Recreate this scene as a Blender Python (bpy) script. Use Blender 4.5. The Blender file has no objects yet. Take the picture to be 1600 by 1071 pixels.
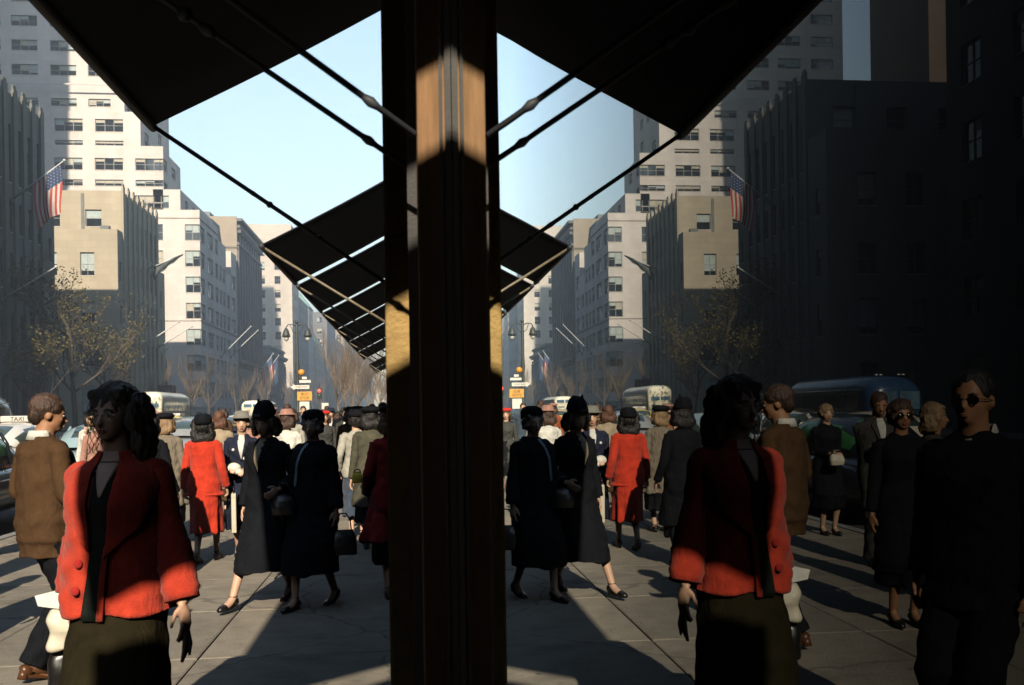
import bpy, bmesh, math, random
import numpy as np
from mathutils import Vector, Matrix, noise as mnoise
random.seed(7)
rnd = random.Random(11)
scn = bpy.context.scene
COL = scn.collection
PI = math.pi
R = math.radians

# ------------------------------------------------------------------ camera
EYE = 1.6
cam_d = bpy.data.cameras.new('camera')
cam = bpy.data.objects.new('camera', cam_d)
COL.objects.link(cam)
cam_d.lens = 33.75
cam_d.sensor_width = 36.0
cam_d.clip_start = 0.02
cam_d.clip_end = 4000
cam_d.shift_x = -0.00095
cam_d.shift_y = 0.0641
cam.matrix_world = (Matrix.Translation((0, 0, EYE)) @ Matrix.Rotation(R(-6.1), 4, 'Z')
                    @ Matrix.Rotation(R(90), 4, 'X') @ Matrix.Rotation(R(-0.85), 4, 'Z'))
cam_d.dof.use_dof = True
cam_d.dof.focus_distance = 9.0
cam_d.dof.aperture_fstop = 6.3
scn.camera = cam

# ------------------------------------------------------------------ light
SUN_T = 0.58          # tangent of the sun's elevation
SUN_S = 0.072          # sideways drift of the shadows per metre
el = math.atan2(SUN_T, math.hypot(1, SUN_S))
az = math.atan2(SUN_S, 1.0)
world = bpy.data.worlds.new('World')
scn.world = world
world.use_nodes = True
wn = world.node_tree
bg = wn.nodes['Background']
sky = wn.nodes.new('ShaderNodeTexSky')
sky.sky_type = 'NISHITA'
sky.sun_disc = False
sky.sun_elevation = el
sky.sun_rotation = R(180) + az
sky.air_density = 1.5
sky.dust_density = 0.3
sky.ozone_density = 0.8
wn.links.new(sky.outputs[0], bg.inputs[0])
bg.inputs[1].default_value = 0.135
sun_d = bpy.data.lights.new('sun', 'SUN')
sun = bpy.data.objects.new('sun', sun_d)
COL.objects.link(sun)
sun_d.energy = 5.0
sun_d.angle = R(0.55)
sun_d.color = (1.0, 0.88, 0.70)
sun.rotation_euler = Vector((SUN_S, 1, -SUN_T)).to_track_quat('-Z', 'Y').to_euler()
scn.view_settings.view_transform = 'Standard'
scn.view_settings.look = 'None'
scn.view_settings.exposure = 0.92
scn.view_settings.gamma = 1.0
scn.view_settings.use_curve_mapping = False
scn.cycles.use_denoising = True
scn.cycles.max_bounces = 6
scn.cycles.diffuse_bounces = 0
scn.cycles.glossy_bounces = 4
scn.cycles.transmission_bounces = 3
scn.cycles.volume_bounces = 0
scn.cycles.sample_clamp_indirect = 6

# ------------------------------------------------------------------ materials
MATS = {}
def mat(name, c, rough=0.8, var=0.12, scale=3.0, bump=0.0, bscale=None, crease=0.0, metal=0.0, ior=1.5, c2=None, coat=0.0,
        stretch=(1, 1, 1), sheen=0.0, emit=None, spec=0.5, worn=None, spots=False):
    if name in MATS:
        return MATS[name]
    m = bpy.data.materials.new(name)
    m.use_nodes = True
    nt = m.node_tree
    b = nt.nodes['Principled BSDF']
    b.inputs['Roughness'].default_value = rough
    b.inputs['Metallic'].default_value = metal
    b.inputs['IOR'].default_value = ior
    b.inputs['Specular IOR Level'].default_value = spec
    b.inputs['Coat Weight'].default_value = coat
    if sheen:
        b.inputs['Sheen Weight'].default_value = sheen
    if emit:
        b.inputs['Emission Color'].default_value = (*c, 1)
        b.inputs['Emission Strength'].default_value = emit
    tc = nt.nodes.new('ShaderNodeTexCoord')
    mp = nt.nodes.new('ShaderNodeMapping')
    mp.inputs['Scale'].default_value = stretch
    nt.links.new(tc.outputs['Object'], mp.inputs[0])
    n = nt.nodes.new('ShaderNodeTexNoise')
    n.inputs['Scale'].default_value = scale
    n.inputs['Detail'].default_value = 5
    n.inputs['Roughness'].default_value = 0.6
    nt.links.new(mp.outputs[0], n.inputs['Vector'])
    r = nt.nodes.new('ShaderNodeValToRGB')
    r.color_ramp.elements[0].position = 0.3
    r.color_ramp.elements[1].position = 0.7
    d = c2 if c2 else tuple(x * (1 - var * 2) for x in c)
    r.color_ramp.elements[0].color = (*d, 1)
    r.color_ramp.elements[1].color = (*[min(1, x * (1 + (0 if c2 else var))) for x in c], 1)
    nt.links.new(n.outputs[0], r.inputs[0])
    out = r.outputs[0]
    if worn:
        wc, ws, lo, hi = worn
        w = nt.nodes.new('ShaderNodeTexNoise')
        w.inputs['Scale'].default_value = ws
        w.inputs['Detail'].default_value = 8
        w.inputs['Roughness'].default_value = 0.7
        nt.links.new(mp.outputs[0], w.inputs['Vector'])
        wr = nt.nodes.new('ShaderNodeMapRange')
        wr.inputs[1].default_value = lo
        wr.inputs[2].default_value = hi
        nt.links.new(w.outputs[0], wr.inputs[0])
        mx = nt.nodes.new('ShaderNodeMix')
        mx.data_type = 'RGBA'
        nt.links.new(wr.outputs[0], mx.inputs[0])
        nt.links.new(out, mx.inputs[6])
        mx.inputs[7].default_value = (*wc, 1)
        out = mx.outputs[2]
    if spots:
        for sc_, thr, col_ in ((2.6, .045, (.07, .065, .06)), (6.0, .05, (.11, .10, .09))):
            v_ = nt.nodes.new('ShaderNodeTexVoronoi'); v_.inputs['Scale'].default_value = sc_
            gp = nt.nodes.new('ShaderNodeNewGeometry'); nt.links.new(gp.outputs['Position'], v_.inputs['Vector'])
            c_ = nt.nodes.new('ShaderNodeMapRange'); c_.inputs[1].default_value = thr; c_.inputs[2].default_value = thr * 1.5
            c_.inputs[3].default_value = .75; c_.inputs[4].default_value = 0
            nt.links.new(v_.outputs['Distance'], c_.inputs[0])
            m_ = nt.nodes.new('ShaderNodeMix'); m_.data_type = 'RGBA'; nt.links.new(c_.outputs[0], m_.inputs[0])
            nt.links.new(out, m_.inputs[6]); m_.inputs[7].default_value = (*col_, 1); out = m_.outputs[2]
        v_ = nt.nodes.new('ShaderNodeTexVoronoi'); v_.feature = 'DISTANCE_TO_EDGE'; v_.inputs['Scale'].default_value = .55
        nz = nt.nodes.new('ShaderNodeTexNoise'); nz.inputs['Scale'].default_value = 3; nz.inputs['Detail'].default_value = 5
        gp = nt.nodes.new('ShaderNodeNewGeometry'); nt.links.new(gp.outputs['Position'], nz.inputs['Vector'])
        ad_ = nt.nodes.new('ShaderNodeMix'); ad_.data_type = 'RGBA'; ad_.inputs[0].default_value = .22
        nt.links.new(gp.outputs['Position'], ad_.inputs[6]); nt.links.new(nz.outputs['Color'], ad_.inputs[7]); nt.links.new(ad_.outputs[2], v_.inputs['Vector'])
        c_ = nt.nodes.new('ShaderNodeMapRange'); c_.inputs[1].default_value = .002; c_.inputs[2].default_value = .007; c_.inputs[3].default_value = .6; c_.inputs[4].default_value = 0
        nt.links.new(v_.outputs['Distance'], c_.inputs[0])
        m_ = nt.nodes.new('ShaderNodeMix'); m_.data_type = 'RGBA'; nt.links.new(c_.outputs[0], m_.inputs[0])
        nt.links.new(out, m_.inputs[6]); m_.inputs[7].default_value = (.08, .075, .065, 1); out = m_.outputs[2]
    nt.links.new(out, b.inputs['Base Color'])
    if bump:
        n2 = nt.nodes.new('ShaderNodeTexNoise')
        n2.inputs['Scale'].default_value = bscale or scale * 8
        n2.inputs['Detail'].default_value = 6
        nt.links.new(mp.outputs[0], n2.inputs['Vector'])
        bp = nt.nodes.new('ShaderNodeBump')
        bp.inputs['Strength'].default_value = bump
        bp.inputs['Distance'].default_value = 0.02
        nt.links.new(n2.outputs[0], bp.inputs['Height'])
        nt.links.new(bp.outputs[0], b.inputs['Normal'])
        if crease:
            n3 = nt.nodes.new('ShaderNodeTexNoise')
            n3.inputs['Scale'].default_value = 11
            n3.inputs['Detail'].default_value = 3
            n3.inputs['Distortion'].default_value = 1.4
            mp3 = nt.nodes.new('ShaderNodeMapping'); mp3.inputs['Scale'].default_value = (1, 1, .45)
            nt.links.new(tc.outputs['Object'], mp3.inputs[0]); nt.links.new(mp3.outputs[0], n3.inputs['Vector'])
            bp3 = nt.nodes.new('ShaderNodeBump')
            bp3.inputs['Strength'].default_value = crease
            bp3.inputs['Distance'].default_value = 0.03
            nt.links.new(n3.outputs[0], bp3.inputs['Height'])
            nt.links.new(bp3.outputs[0], bp.inputs['Normal'])
    MATS[name] = m
    return m

def stonemat(name, c, bw=1.2, bh=0.6, mortar=0.82, var=0.06, rough=0.85, bump=0.15):
    """ashlar whose courses are too small to be told apart one by one: colour and faint joints only"""
    if name in MATS:
        return MATS[name]
    m = bpy.data.materials.new(name)
    m.use_nodes = True
    nt = m.node_tree
    b = nt.nodes['Principled BSDF']
    b.inputs['Roughness'].default_value = rough
    g = nt.nodes.new('ShaderNodeNewGeometry')
    sx = nt.nodes.new('ShaderNodeSeparateXYZ')
    nt.links.new(g.outputs['Position'], sx.inputs[0])
    ad = nt.nodes.new('ShaderNodeMath'); ad.operation = 'ADD'
    nt.links.new(sx.outputs[0], ad.inputs[0]); nt.links.new(sx.outputs[1], ad.inputs[1])
    cb = nt.nodes.new('ShaderNodeCombineXYZ')
    nt.links.new(ad.outputs[0], cb.inputs[0]); nt.links.new(sx.outputs[2], cb.inputs[1])
    br = nt.nodes.new('ShaderNodeTexBrick')
    br.inputs['Scale'].default_value = 1.0
    br.inputs['Brick Width'].default_value = bw
    br.inputs['Row Height'].default_value = bh
    br.inputs['Mortar Size'].default_value = 0.02
    br.inputs['Color1'].default_value = (*c, 1)
    br.inputs['Color2'].default_value = (*[x * (1 - var * 1.6) for x in c], 1)
    br.inputs['Mortar'].default_value = (*[x * mortar for x in c], 1)
    nt.links.new(cb.outputs[0], br.inputs['Vector'])
    n = nt.nodes.new('ShaderNodeTexNoise')
    n.inputs['Scale'].default_value = 0.35
    n.inputs['Detail'].default_value = 7
    mp = nt.nodes.new('ShaderNodeMapping'); mp.inputs['Scale'].default_value = (1, 1, 0.25)
    nt.links.new(g.outputs['Position'], mp.inputs[0]); nt.links.new(mp.outputs[0], n.inputs['Vector'])
    rr = nt.nodes.new('ShaderNodeMapRange')
    rr.inputs[1].default_value = 0.3; rr.inputs[2].default_value = 0.7
    rr.inputs[3].default_value = 0.84; rr.inputs[4].default_value = 1.05
    nt.links.new(n.outputs[0], rr.inputs[0])
    mx = nt.nodes.new('ShaderNodeMix'); mx.data_type = 'RGBA'; mx.blend_type = 'MULTIPLY'
    mx.inputs[0].default_value = 1
    nt.links.new(br.outputs[0], mx.inputs[6]); nt.links.new(rr.outputs[0], mx.inputs[7])
    nt.links.new(mx.outputs[2], b.inputs['Base Color'])
    MATS[name] = m
    return m

M_ASPH = mat('asphalt', (.06, .06, .062), .9, .15, 2, .3, 60, worn=((.09, .088, .085), .6, .5, .7))
M_WALK = mat('sidewalk_concrete', (.285, .248, .195), .9, .09, 5, .35, 45, spots=True, worn=((.14, .122, .10), 1.6, .5, .74))
M_WALK2 = mat('sidewalk_concrete_grey', (.24, .212, .168), .9, .09, 4, .35, 45, spots=True, worn=((.125, .11, .09), 2.2, .5, .72))
M_KERB = mat('kerb_granite', (.28, .27, .26), .85, .15, 8, .2)
M_BASE = mat('subsoil', (.05, .045, .04), 1)
M_PAINT = mat('road_paint', (.6, .58, .5), .8, .2, 6)
M_CREAM = stonemat('cream_limestone', (.62, .54, .46))
M_WHITE = stonemat('white_limestone', (.68, .61, .555), 1.5, .75)
M_TAN = stonemat('tan_limestone', (.47, .40, .29), 1.4, .7)
M_BROWN = stonemat('brown_brick', (.20, .14, .105), .8, .3)
M_GREYB = stonemat('grey_brick', (.20, .19, .19), .8, .3)
M_BLUEG = stonemat('blue_grey_stone', (.26, .28, .30), 1.2, .5)
M_BUFF = stonemat('buff_brick', (.42, .35, .27), .8, .3)
M_DARKG = stonemat('dark_grey_limestone', (.20, .195, .165), 1.4, .7)
M_ROOF = mat('roof_tar', (.08, .08, .08), .95)
M_GREEN = mat('copper_roof', (.20, .33, .29), .8, .2, 1.0)
M_WFR = mat('window_frame_paint', (.16, .17, .16), .6)
M_WFRL = mat('window_frame_light', (.30, .29, .27), .6)
M_GLS = mat('window_glass', (.018, .022, .026), .06, .2, 2, spec=.9, ior=1.6)
M_BLIND = mat('window_blind', (.40, .46, .44), .7, .1, 2)
M_BLIND2 = mat('window_blind_pale', (.46, .42, .33), .7, .1, 2)

# ------------------------------------------------------------------ mesh builder
class MB:
    def __init__(s):
        s.v = []; s.f = []; s.m = []
    def add(s, vs, fs, mi=0):
        o = len(s.v)
        s.v.extend([tuple(p) for p in vs])
        s.f.extend([tuple(i + o for i in f) for f in fs])
        s.m.extend([mi] * len(fs))
        return s
    def quad(s, a, b, c, d, mi=0):
        return s.add([a, b, c, d], [(0, 1, 2, 3)], mi)
    def box(s, x0, x1, y0, y1, z0, z1, mi=0):
        v = [(x0, y0, z0), (x1, y0, z0), (x1, y1, z0), (x0, y1, z0), (x0, y0, z1), (x1, y0, z1), (x1, y1, z1), (x0, y1, z1)]
        return s.add(v, [(0, 3, 2, 1), (4, 5, 6, 7), (0, 1, 5, 4), (1, 2, 6, 5), (2, 3, 7, 6), (3, 0, 4, 7)], mi)
    def prism(s, poly, axis, a0, a1, mi=0):
        """poly: 2D outline, extruded along axis (0 x: poly=(y,z); 1 y: poly=(x,z); 2 z: poly=(x,y))"""
        def P(p, a):
            return (a, p[0], p[1]) if axis == 0 else ((p[0], a, p[1]) if axis == 1 else (p[0], p[1], a))
        n = len(poly)
        v = [P(p, a0) for p in poly] + [P(p, a1) for p in poly]
        f = [tuple(range(n))[::-1], tuple(range(n, 2 * n))]
        f += [(i, (i + 1) % n, n + (i + 1) % n, n + i) for i in range(n)]
        return s.add(v, f, mi)
    def tube(s, pts, rad, seg=8, mi=0, caps=True, flat=1.0):
        pts = [Vector(p) for p in pts]
        if not isinstance(rad, (list, tuple)):
            rad = [rad] * len(pts)
        n = len(pts)
        vs = []
        prev = None
        for i, p in enumerate(pts):
            t = (pts[min(i + 1, n - 1)] - pts[max(i - 1, 0)])
            if t.length < 1e-9: t = Vector((0, 0, 1))
            t.normalize()
            ref = prev if prev is not None else (Vector((1, 0, 0)) if abs(t.x) < .9 else Vector((0, 1, 0)))
            b = t.cross(ref)
            if b.length < 1e-6: b = t.cross(Vector((0, 1, 0)))
            b.normalize()
            a = b.cross(t).normalized()
            prev = a
            r = rad[i]
            ra, rb = r if isinstance(r, tuple) else (r, r * flat)
            for k in range(seg):
                th = 2 * PI * k / seg
                vs.append(p + a * (ra * math.cos(th)) + b * (rb * math.sin(th)))
        fs = []
        for i in range(n - 1):
            for k in range(seg):
                k2 = (k + 1) % seg
                fs.append((i * seg + k, i * seg + k2, (i + 1) * seg + k2, (i + 1) * seg + k))
        if caps:
            fs.append(tuple(range(seg))[::-1])
            fs.append(tuple((n - 1) * seg + k for k in range(seg)))
        return s.add(vs, fs, mi)
    def rings(s, rings, mi=0, caps=True):
        n = len(rings[0]); vs = [p for r in rings for p in r]
        fs = []
        for i in range(len(rings) - 1):
            for k in range(n):
                k2 = (k + 1) % n
                fs.append((i * n + k, i * n + k2, (i + 1) * n + k2, (i + 1) * n + k))
        if caps:
            fs.append(tuple(range(n))[::-1]); fs.append(tuple((len(rings) - 1) * n + k for k in range(n)))
        return s.add(vs, fs, mi)
    def ball(s, c, r, seg=12, rg=8, mi=0, rot=None):
        r = r if isinstance(r, (tuple, list)) else (r, r, r)
        c = Vector(c)
        vs = []
        for i in range(1, rg):
            ph = PI * i / rg
            for k in range(seg):
                th = 2 * PI * k / seg
                q = Vector((r[0] * math.sin(ph) * math.cos(th), r[1] * math.sin(ph) * math.sin(th), -r[2] * math.cos(ph)))
                if rot: q = rot @ q
                vs.append(c + q)
        q0 = Vector((0, 0, -r[2])); q1 = Vector((0, 0, r[2]))
        if rot: q0 = rot @ q0; q1 = rot @ q1
        b = len(vs); vs += [c + q0, c + q1]
        fs = []
        for i in range(rg - 2):
            for k in range(seg):
                k2 = (k + 1) % seg
                fs.append((i * seg + k, i * seg + k2, (i + 1) * seg + k2, (i + 1) * seg + k))
        for k in range(seg):
            k2 = (k + 1) % seg
            fs.append((b, k2, k)); fs.append((b + 1, (rg - 2) * seg + k, (rg - 2) * seg + k2))
        return s.add(vs, fs, mi)
    def mesh(s, name, mats, smooth=False):
        me = bpy.data.meshes.new(name)
        me.from_pydata(s.v, [], s.f)
        for m in (mats if isinstance(mats, (list, tuple)) else [mats]):
            me.materials.append(m)
        if any(s.m):
            me.polygons.foreach_set('material_index', s.m)
        if smooth:
            me.polygons.foreach_set('use_smooth', [True] * len(me.polygons))
        me.update()
        return me
    def build(s, name, mats, parent=None, smooth=False, **k):
        o = bpy.data.objects.new(name, s.mesh(name, mats, smooth))
        COL.objects.link(o)
        if parent: o.parent = parent
        for a, b in k.items(): o[a] = b
        return o

def bevel(o, w=0.01, seg=2, angle=40):
    b = o.modifiers.new('bevel', 'BEVEL'); b.width = w; b.segments = seg; b.limit_method = 'ANGLE'; b.angle_limit = R(angle)
    return o
def thing(name, label, cat, loc=(0, 0, 0), rz=0.0, group=None):
    o = bpy.data.objects.new(name, None)
    o.empty_display_size = 0.2
    COL.objects.link(o)
    o.location = loc; o.rotation_euler = (0, 0, rz)
    o['label'] = label; o['category'] = cat
    if group: o['group'] = group
    return o
def tag(o, label, cat, group=None):
    o['label'] = label; o['category'] = cat
    if group: o['group'] = group
    return o
KIDS = {}
def copy_tree(o, parent=None):
    c = o.copy(); COL.objects.link(c)
    if parent: c.parent = parent
    for ch in list(o.children): copy_tree(ch, c)
    return c
def inst(name, me, parent, loc=(0, 0, 0), rz=0.0, **k):
    o = bpy.data.objects.new(name, me); COL.objects.link(o); o.parent = parent
    o.location = loc; o.rotation_euler = (0, 0, rz)
    for a, b in k.items(): o[a] = b
    return o

# ------------------------------------------------------------------ ground
CURB = -5.45
FARCURB = -25.0
MB().box(-420, 420, -420, 1500, -1.2, -.18).build('ground', M_BASE, kind='structure')
MB().box(FARCURB, CURB, -420, 1400, -.17, -.13).build('road', M_ASPH, kind='structure')
cross = [(52, 64), (124, 141), (240, 252), (345, 357)]
for a, b in cross:
    MB().box(-200, FARCURB - .02, a + 1, b - 1, -.17, -.134).build('side_street', M_ASPH, kind='structure')
bm_ = MB()
for a, b in cross:
    for k in range(9):
        x = CURB - 1.2 - k * 2.1
        bm_.box(x - .3, x, a - 2.5, a - .2, -.128, -.124)
bm_.build('crosswalk_lines', M_PAINT, kind='structure')
bm_ = MB()
for k in range(120):
    bm_.box(-15.3, -15.18, -40 + k * 6, -37 + k * 6, -.128, -.124)
bm_.build('lane_lines', M_PAINT, kind='structure')
sw = bpy.data.objects.new('sidewalk', None); COL.objects.link(sw); sw['kind'] = 'structure'
MB().box(CURB + .16, .6, -300, 1400, -.16, -.035).build('sidewalk_bed', M_BASE, sw)
MB().box(CURB, CURB + .15, -300, 1400, -.17, 0.0).build('kerb', M_KERB, sw)
sl = 1.52
slabs = {}
def slab(w, d, m, j):
    key = (w, d, m.name, j)
    if key not in slabs:
        r = random.Random(j * 7 + 3)
        b = MB()
        t = [.0 + r.uniform(-.003, .003) for _ in range(4)]
        g = .006
        v = [(g, g, -.034), (w - g, g, -.034), (w - g, d - g, -.034), (g, d - g, -.034),
             (g, g, t[0] - .006), (w - g, g, t[1] - .006), (w - g, d - g, t[2] - .006), (g, d - g, t[3] - .006),
             (g + .01, g + .01, t[0]), (w - g - .01, g + .01, t[1]), (w - g - .01, d - g - .01, t[2]), (g + .01, d - g - .01, t[3])]
        b.add(v, [(0, 1, 5, 4), (1, 2, 6, 5), (2, 3, 7, 6), (3, 0, 4, 7), (4, 5, 9, 8), (5, 6, 10, 9), (6, 7, 11, 10), (7, 4, 8, 11), (8, 9, 10, 11)])
        slabs[key] = b.mesh('paving_slab', m)
    return slabs[key]
xs = [.12 - sl * k for k in range(4)]
nsl = 0
bed = MB()
MB().box(CURB + .16, .6, -300, .35 - 8 * sl, -.034, 0).build('rear_pavement', M_WALK, kind='structure')
for j in range(-8, 60):
    y = .35 + j * sl
    for i in range(4):
        x1 = .12 - sl * i; x0 = x1 - sl if i < 3 else CURB + .17
        m = M_WALK if (i * 3 + j * 5 + (j // 3)) % 4 else M_WALK2
        if j < 18:
            inst('paving_slab', slab(round(x1 - x0, 3), sl, m, (i + 3 * j) % 5), sw, (x0, y, 0))
        else:
            bed.box(x0 + .006, x1 - .006, y + .006, y + sl - .006, -.034, 0)
bed.build('far_paving', M_WALK, sw, kind='stuff')
MB().box(CURB + .16, .6, .35 + 60 * sl, 1400, -.034, 0).build('far_pavement', M_WALK, kind='structure')
b_ = MB()
seg = [-300] + [e for c in cross for e in c] + [1400]
for k in range(0, len(seg), 2):
    b_.box(-31, FARCURB - .15, seg[k], seg[k + 1], -.16, 0)
b_.build('far_sidewalk', M_WALK2, kind='structure')
b_ = MB()
for k in range(0, len(seg), 2):
    b_.box(FARCURB - .149, FARCURB, seg[k], seg[k + 1], -.17, 0)
b_.build('far_kerb', M_KERB, kind='structure')

# ------------------------------------------------------------------ facades
WMESH = {}
def window_mesh(w, h, var, style):
    key = (round(w, 2), round(h, 2), var, style)
    if key in WMESH: return WMESH[key]
    r = random.Random(var * 13 + int(w * 100))
    b = MB()
    fr = .05 if w < 1.6 else .07
    n = max(1, round(w / 1.15)) if style != 'tall' else 1
    # frame
    b.box(0, w, .16, .26, 0, fr, 0); b.box(0, w, .16, .26, h - fr, h, 0)
    b.box(0, fr, .16, .26, fr, h - fr, 0); b.box(w - fr, w, .16, .26, fr, h - fr, 0)
    b.box(-.05, w + .05, -.035, .16, -.08, -.001, 3)
    pw = (w - 2 * fr) / n
    for k in range(n):
        x0 = fr + k * pw; x1 = x0 + pw
        if k: b.box(x0 - .04, x0 + .04, .15, .24, fr, h - fr, 0)
        mid = h * .5
        b.box(x0 + .04, x1 - .04, .17, .23, mid - .03, mid + .03, 0)
        if style == 'grid':
            b.box((x0 + x1) / 2 - .02, (x0 + x1) / 2 + .02, .175, .225, fr, h - fr, 0)
        # glass, with a blind drawn part of the way down behind it
        dr = r.choice([0, .35, .5, .5, .25, .6, .8]) if style != 'dark' else r.choice([0, 0, .3])
        zb = h - fr - (h - 2 * fr) * dr
        mi = r.choice([2, 2, 4])
        if dr < 1: b.quad((x0, .21, fr), (x1, .21, fr), (x1, .21, zb), (x0, .21, zb), 1)
        if dr > 0: b.quad((x0, .205, zb), (x1, .205, zb), (x1, .205, h - fr), (x0, .205, h - fr), mi)
    me = b.mesh('window', [M_WFR if style in ('dark', 'tall') else M_WFRL, M_GLS, M_BLIND, M_WFR if style == 'dark' else M_CREAM, M_BLIND2])
    WMESH[key] = me
    return me

def side(mb, parent, P, axis, L, z0, z1, cols, rows, style='std', skip=None, depth=.28, mi=0):
    """one wall of a building. axis 'E': wall in the plane x=P[0] facing +x, running along +y; 'S': plane y=P[1] facing -y, running along +x"""
    if axis == 'E':
        def Q(u, z, d=0): return (P[0] - d, P[1] + u, z)
        rz = R(90)
    else:
        def Q(u, z, d=0): return (P[0] + u, P[1] + d, z)
        rz = 0
    us = [0]
    for a, b in cols: us += [a, b]
    us.append(L)
    zs = [z0]
    for a, b in rows: zs += [a, b]
    zs.append(z1)
    for i in range(len(us) - 1):
        for j in range(len(zs) - 1):
            u0, u1, w0, w1 = us[i], us[i + 1], zs[j], zs[j + 1]
            if u1 - u0 < 1e-4 or w1 - w0 < 1e-4: continue
            hole = i % 2 == 1 and j % 2 == 1 and not (skip and skip(i // 2, j // 2))
            if not hole:
                mb.quad(Q(u0, w0), Q(u1, w0), Q(u1, w1), Q(u0, w1), mi)
            else:
                mb.quad(Q(u0, w0, depth), Q(u0, w0), Q(u0, w1), Q(u0, w1, depth), mi)
                mb.quad(Q(u1, w0), Q(u1, w0, depth), Q(u1, w1, depth), Q(u1, w1), mi)
                mb.quad(Q(u0, w0, depth), Q(u1, w0, depth), Q(u1, w0), Q(u0, w0), mi)
                mb.quad(Q(u0, w1), Q(u1, w1), Q(u1, w1, depth), Q(u0, w1, depth), mi)
                st = style(i // 2, j // 2) if callable(style) else style
                me = window_mesh(u1 - u0, w1 - w0, rnd.randrange(6), st)
                q = Q(u0, w0)
                inst('window', me, parent, q, rz)

def pitch(L, n, w, m0=None):
    m0 = (L / n - w) / 2 if m0 is None else m0
    p = (L - 2 * m0 - w) / max(1, n - 1)
    return [(m0 + k * p, m0 + k * p + w) for k in range(n)]
def floors(z0, z1, n, h, sill=.9):
    p = (z1 - z0) / n
    return [(z0 + k * p + sill, z0 + k * p + sill + h) for k in range(n)]

def block(mb, parent, x0, x1, y0, y1, z0, z1, E=None, S=None, style='std', roof=1, mi=0):
    """E and S: (cols, rows) window grids of the east and the south wall, or None"""
    if E: side(mb, parent, (x1, y0), 'E', y1 - y0, z0, z1, E[0], E[1], E[2] if len(E) > 2 else style, E[3] if len(E) > 3 else None, mi=mi)
    else: mb.quad((x1, y0, z0), (x1, y1, z0), (x1, y1, z1), (x1, y0, z1), mi)
    if S: side(mb, parent, (x0, y0), 'S', x1 - x0, z0, z1, S[0], S[1], S[2] if len(S) > 2 else style, S[3] if len(S) > 3 else None, mi=mi)
    else: mb.quad((x0, y0, z0), (x1, y0, z0), (x1, y0, z1), (x0, y0, z1), mi)
    mb.quad((x0, y1, z0), (x0, y0, z0), (x0, y0, z1), (x0, y1, z1), mi)
    mb.quad((x1, y1, z0), (x0, y1, z0), (x0, y1, z1), (x1, y1, z1), mi)
    mb.quad((x0, y0, z1 - .5), (x1, y0, z1 - .5), (x1, y1, z1 - .5), (x0, y1, z1 - .5), roof)
    # parapet
    t = .35
    mb.quad((x0, y0, z1), (x1, y0, z1), (x1 - t, y0 + t, z1), (x0 + t, y0 + t, z1), mi)
    mb.quad((x1, y0, z1), (x1, y1, z1), (x1 - t, y1 - t, z1), (x1 - t, y0 + t, z1), mi)
    mb.quad((x1, y1, z1), (x0, y1, z1), (x0 + t, y1 - t, z1), (x1 - t, y1 - t, z1), mi)
    mb.quad((x0, y1, z1), (x0, y0, z1), (x0 + t, y0 + t, z1), (x0 + t, y1 - t, z1), mi)
    for a, b in (((x0 + t, y0 + t), (x1 - t, y0 + t)), ((x1 - t, y0 + t), (x1 - t, y1 - t)), ((x1 - t, y1 - t), (x0 + t, y1 - t)), ((x0 + t, y1 - t), (x0 + t, y0 + t))):
        mb.quad((*b, z1 - .5), (*a, z1 - .5), (*a, z1), (*b, z1), mi)

def bldg(name, label, loc):
    t = thing(name, label, 'building', (0, 0, 0))
    return t, MB()

# ---- A and B: the twin low limestone blocks with ribbed upper storeys
def twin(label, x1, y0, ylow, yup0, yup1, ylow1, zl, zu, xb, mat_):
    t, mb = bldg('office_building', label, None)
    nlow = 5
    # lower south wing
    rowsS = [(1.2, 4.6), (6.6, 9.2), (11.0, 13.3), (16.0, 18.4)]
    block(mb, t, xb, x1, ylow, yup0, 0, zl, E=([((yup0 - ylow) / 2 - .35, (yup0 - ylow) / 2 + .35)], [(6.6, 9.0), (11, 13), (15.5, 17.5)], 'tall'),
          S=([(x1 - xb - 3.75 - 3.7 * k, x1 - xb - 2.35 - 3.7 * k) for k in range(int((x1 - xb - 3) / 3.7))][::-1], rowsS, 'grid'))
    # upper ribbed block
    L = yup1 - yup0
    n = 7
    p = L / n
    cols = [(k * p + .62, k * p + p - .62) for k in range(n)]
    rows = [(1.0, 4.6), (6.6, 9.4), (11.2, 14.0), (15.6, 18.0), (19.4, zu - 2.4)]
    block(mb, t, xb, x1 - .05, yup0 + .01, yup1, 0, zu, E=(cols, rows, 'tall'),
          S=([(x1 - xb - 3.75 - 4.2 * k, x1 - xb - 2.1 - 4.2 * k) for k in range(int((x1 - xb - 3) / 4.2))][::-1], [(zl + .6, zu - 2)], 'std'))
    block(mb, t, xb, x1, yup1 + .01, ylow1, 0, zl - 2, E=([(.9, 1.5)], [(6.6, 9.0), (11, 13), (14.5, 16.5)], 'tall'))
    mb.build('wall', [mat_, M_ROOF], t)
    pm = MB(); pm.box(-.05, .16, -.36, .36, .3, zu + .5); pm.box(.0, .10, -.3, .3, zu + .55, zu + .8)
    me = pm.mesh('pilaster', mat_)
    for k in range(n + 1):
        inst('pilaster', me, t, (x1 - .04, yup0 + .42 + k * (L - .84) / n, 0))
    # slim drain slot on the lit south wall
    MB().box(x1 - 4.15, x1 - 3.85, yup0 - .1, yup0, zl + .1, zu - .3).build('drain_pipe', M_WFR, t)
    MB().box(x1 - 2.0, x1 - 1.1, yup0 - .9, yup0 - .3, zl, zl + .55).build('roof_vent', M_WFR, t)
    return t
twA = twin('dark limestone block nearest on the left with ribbed upper wall', -30, 66.6, 66.7, 69.9, 83.4, 85.6, 21.6, 26.2, -50, M_DARKG)
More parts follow.
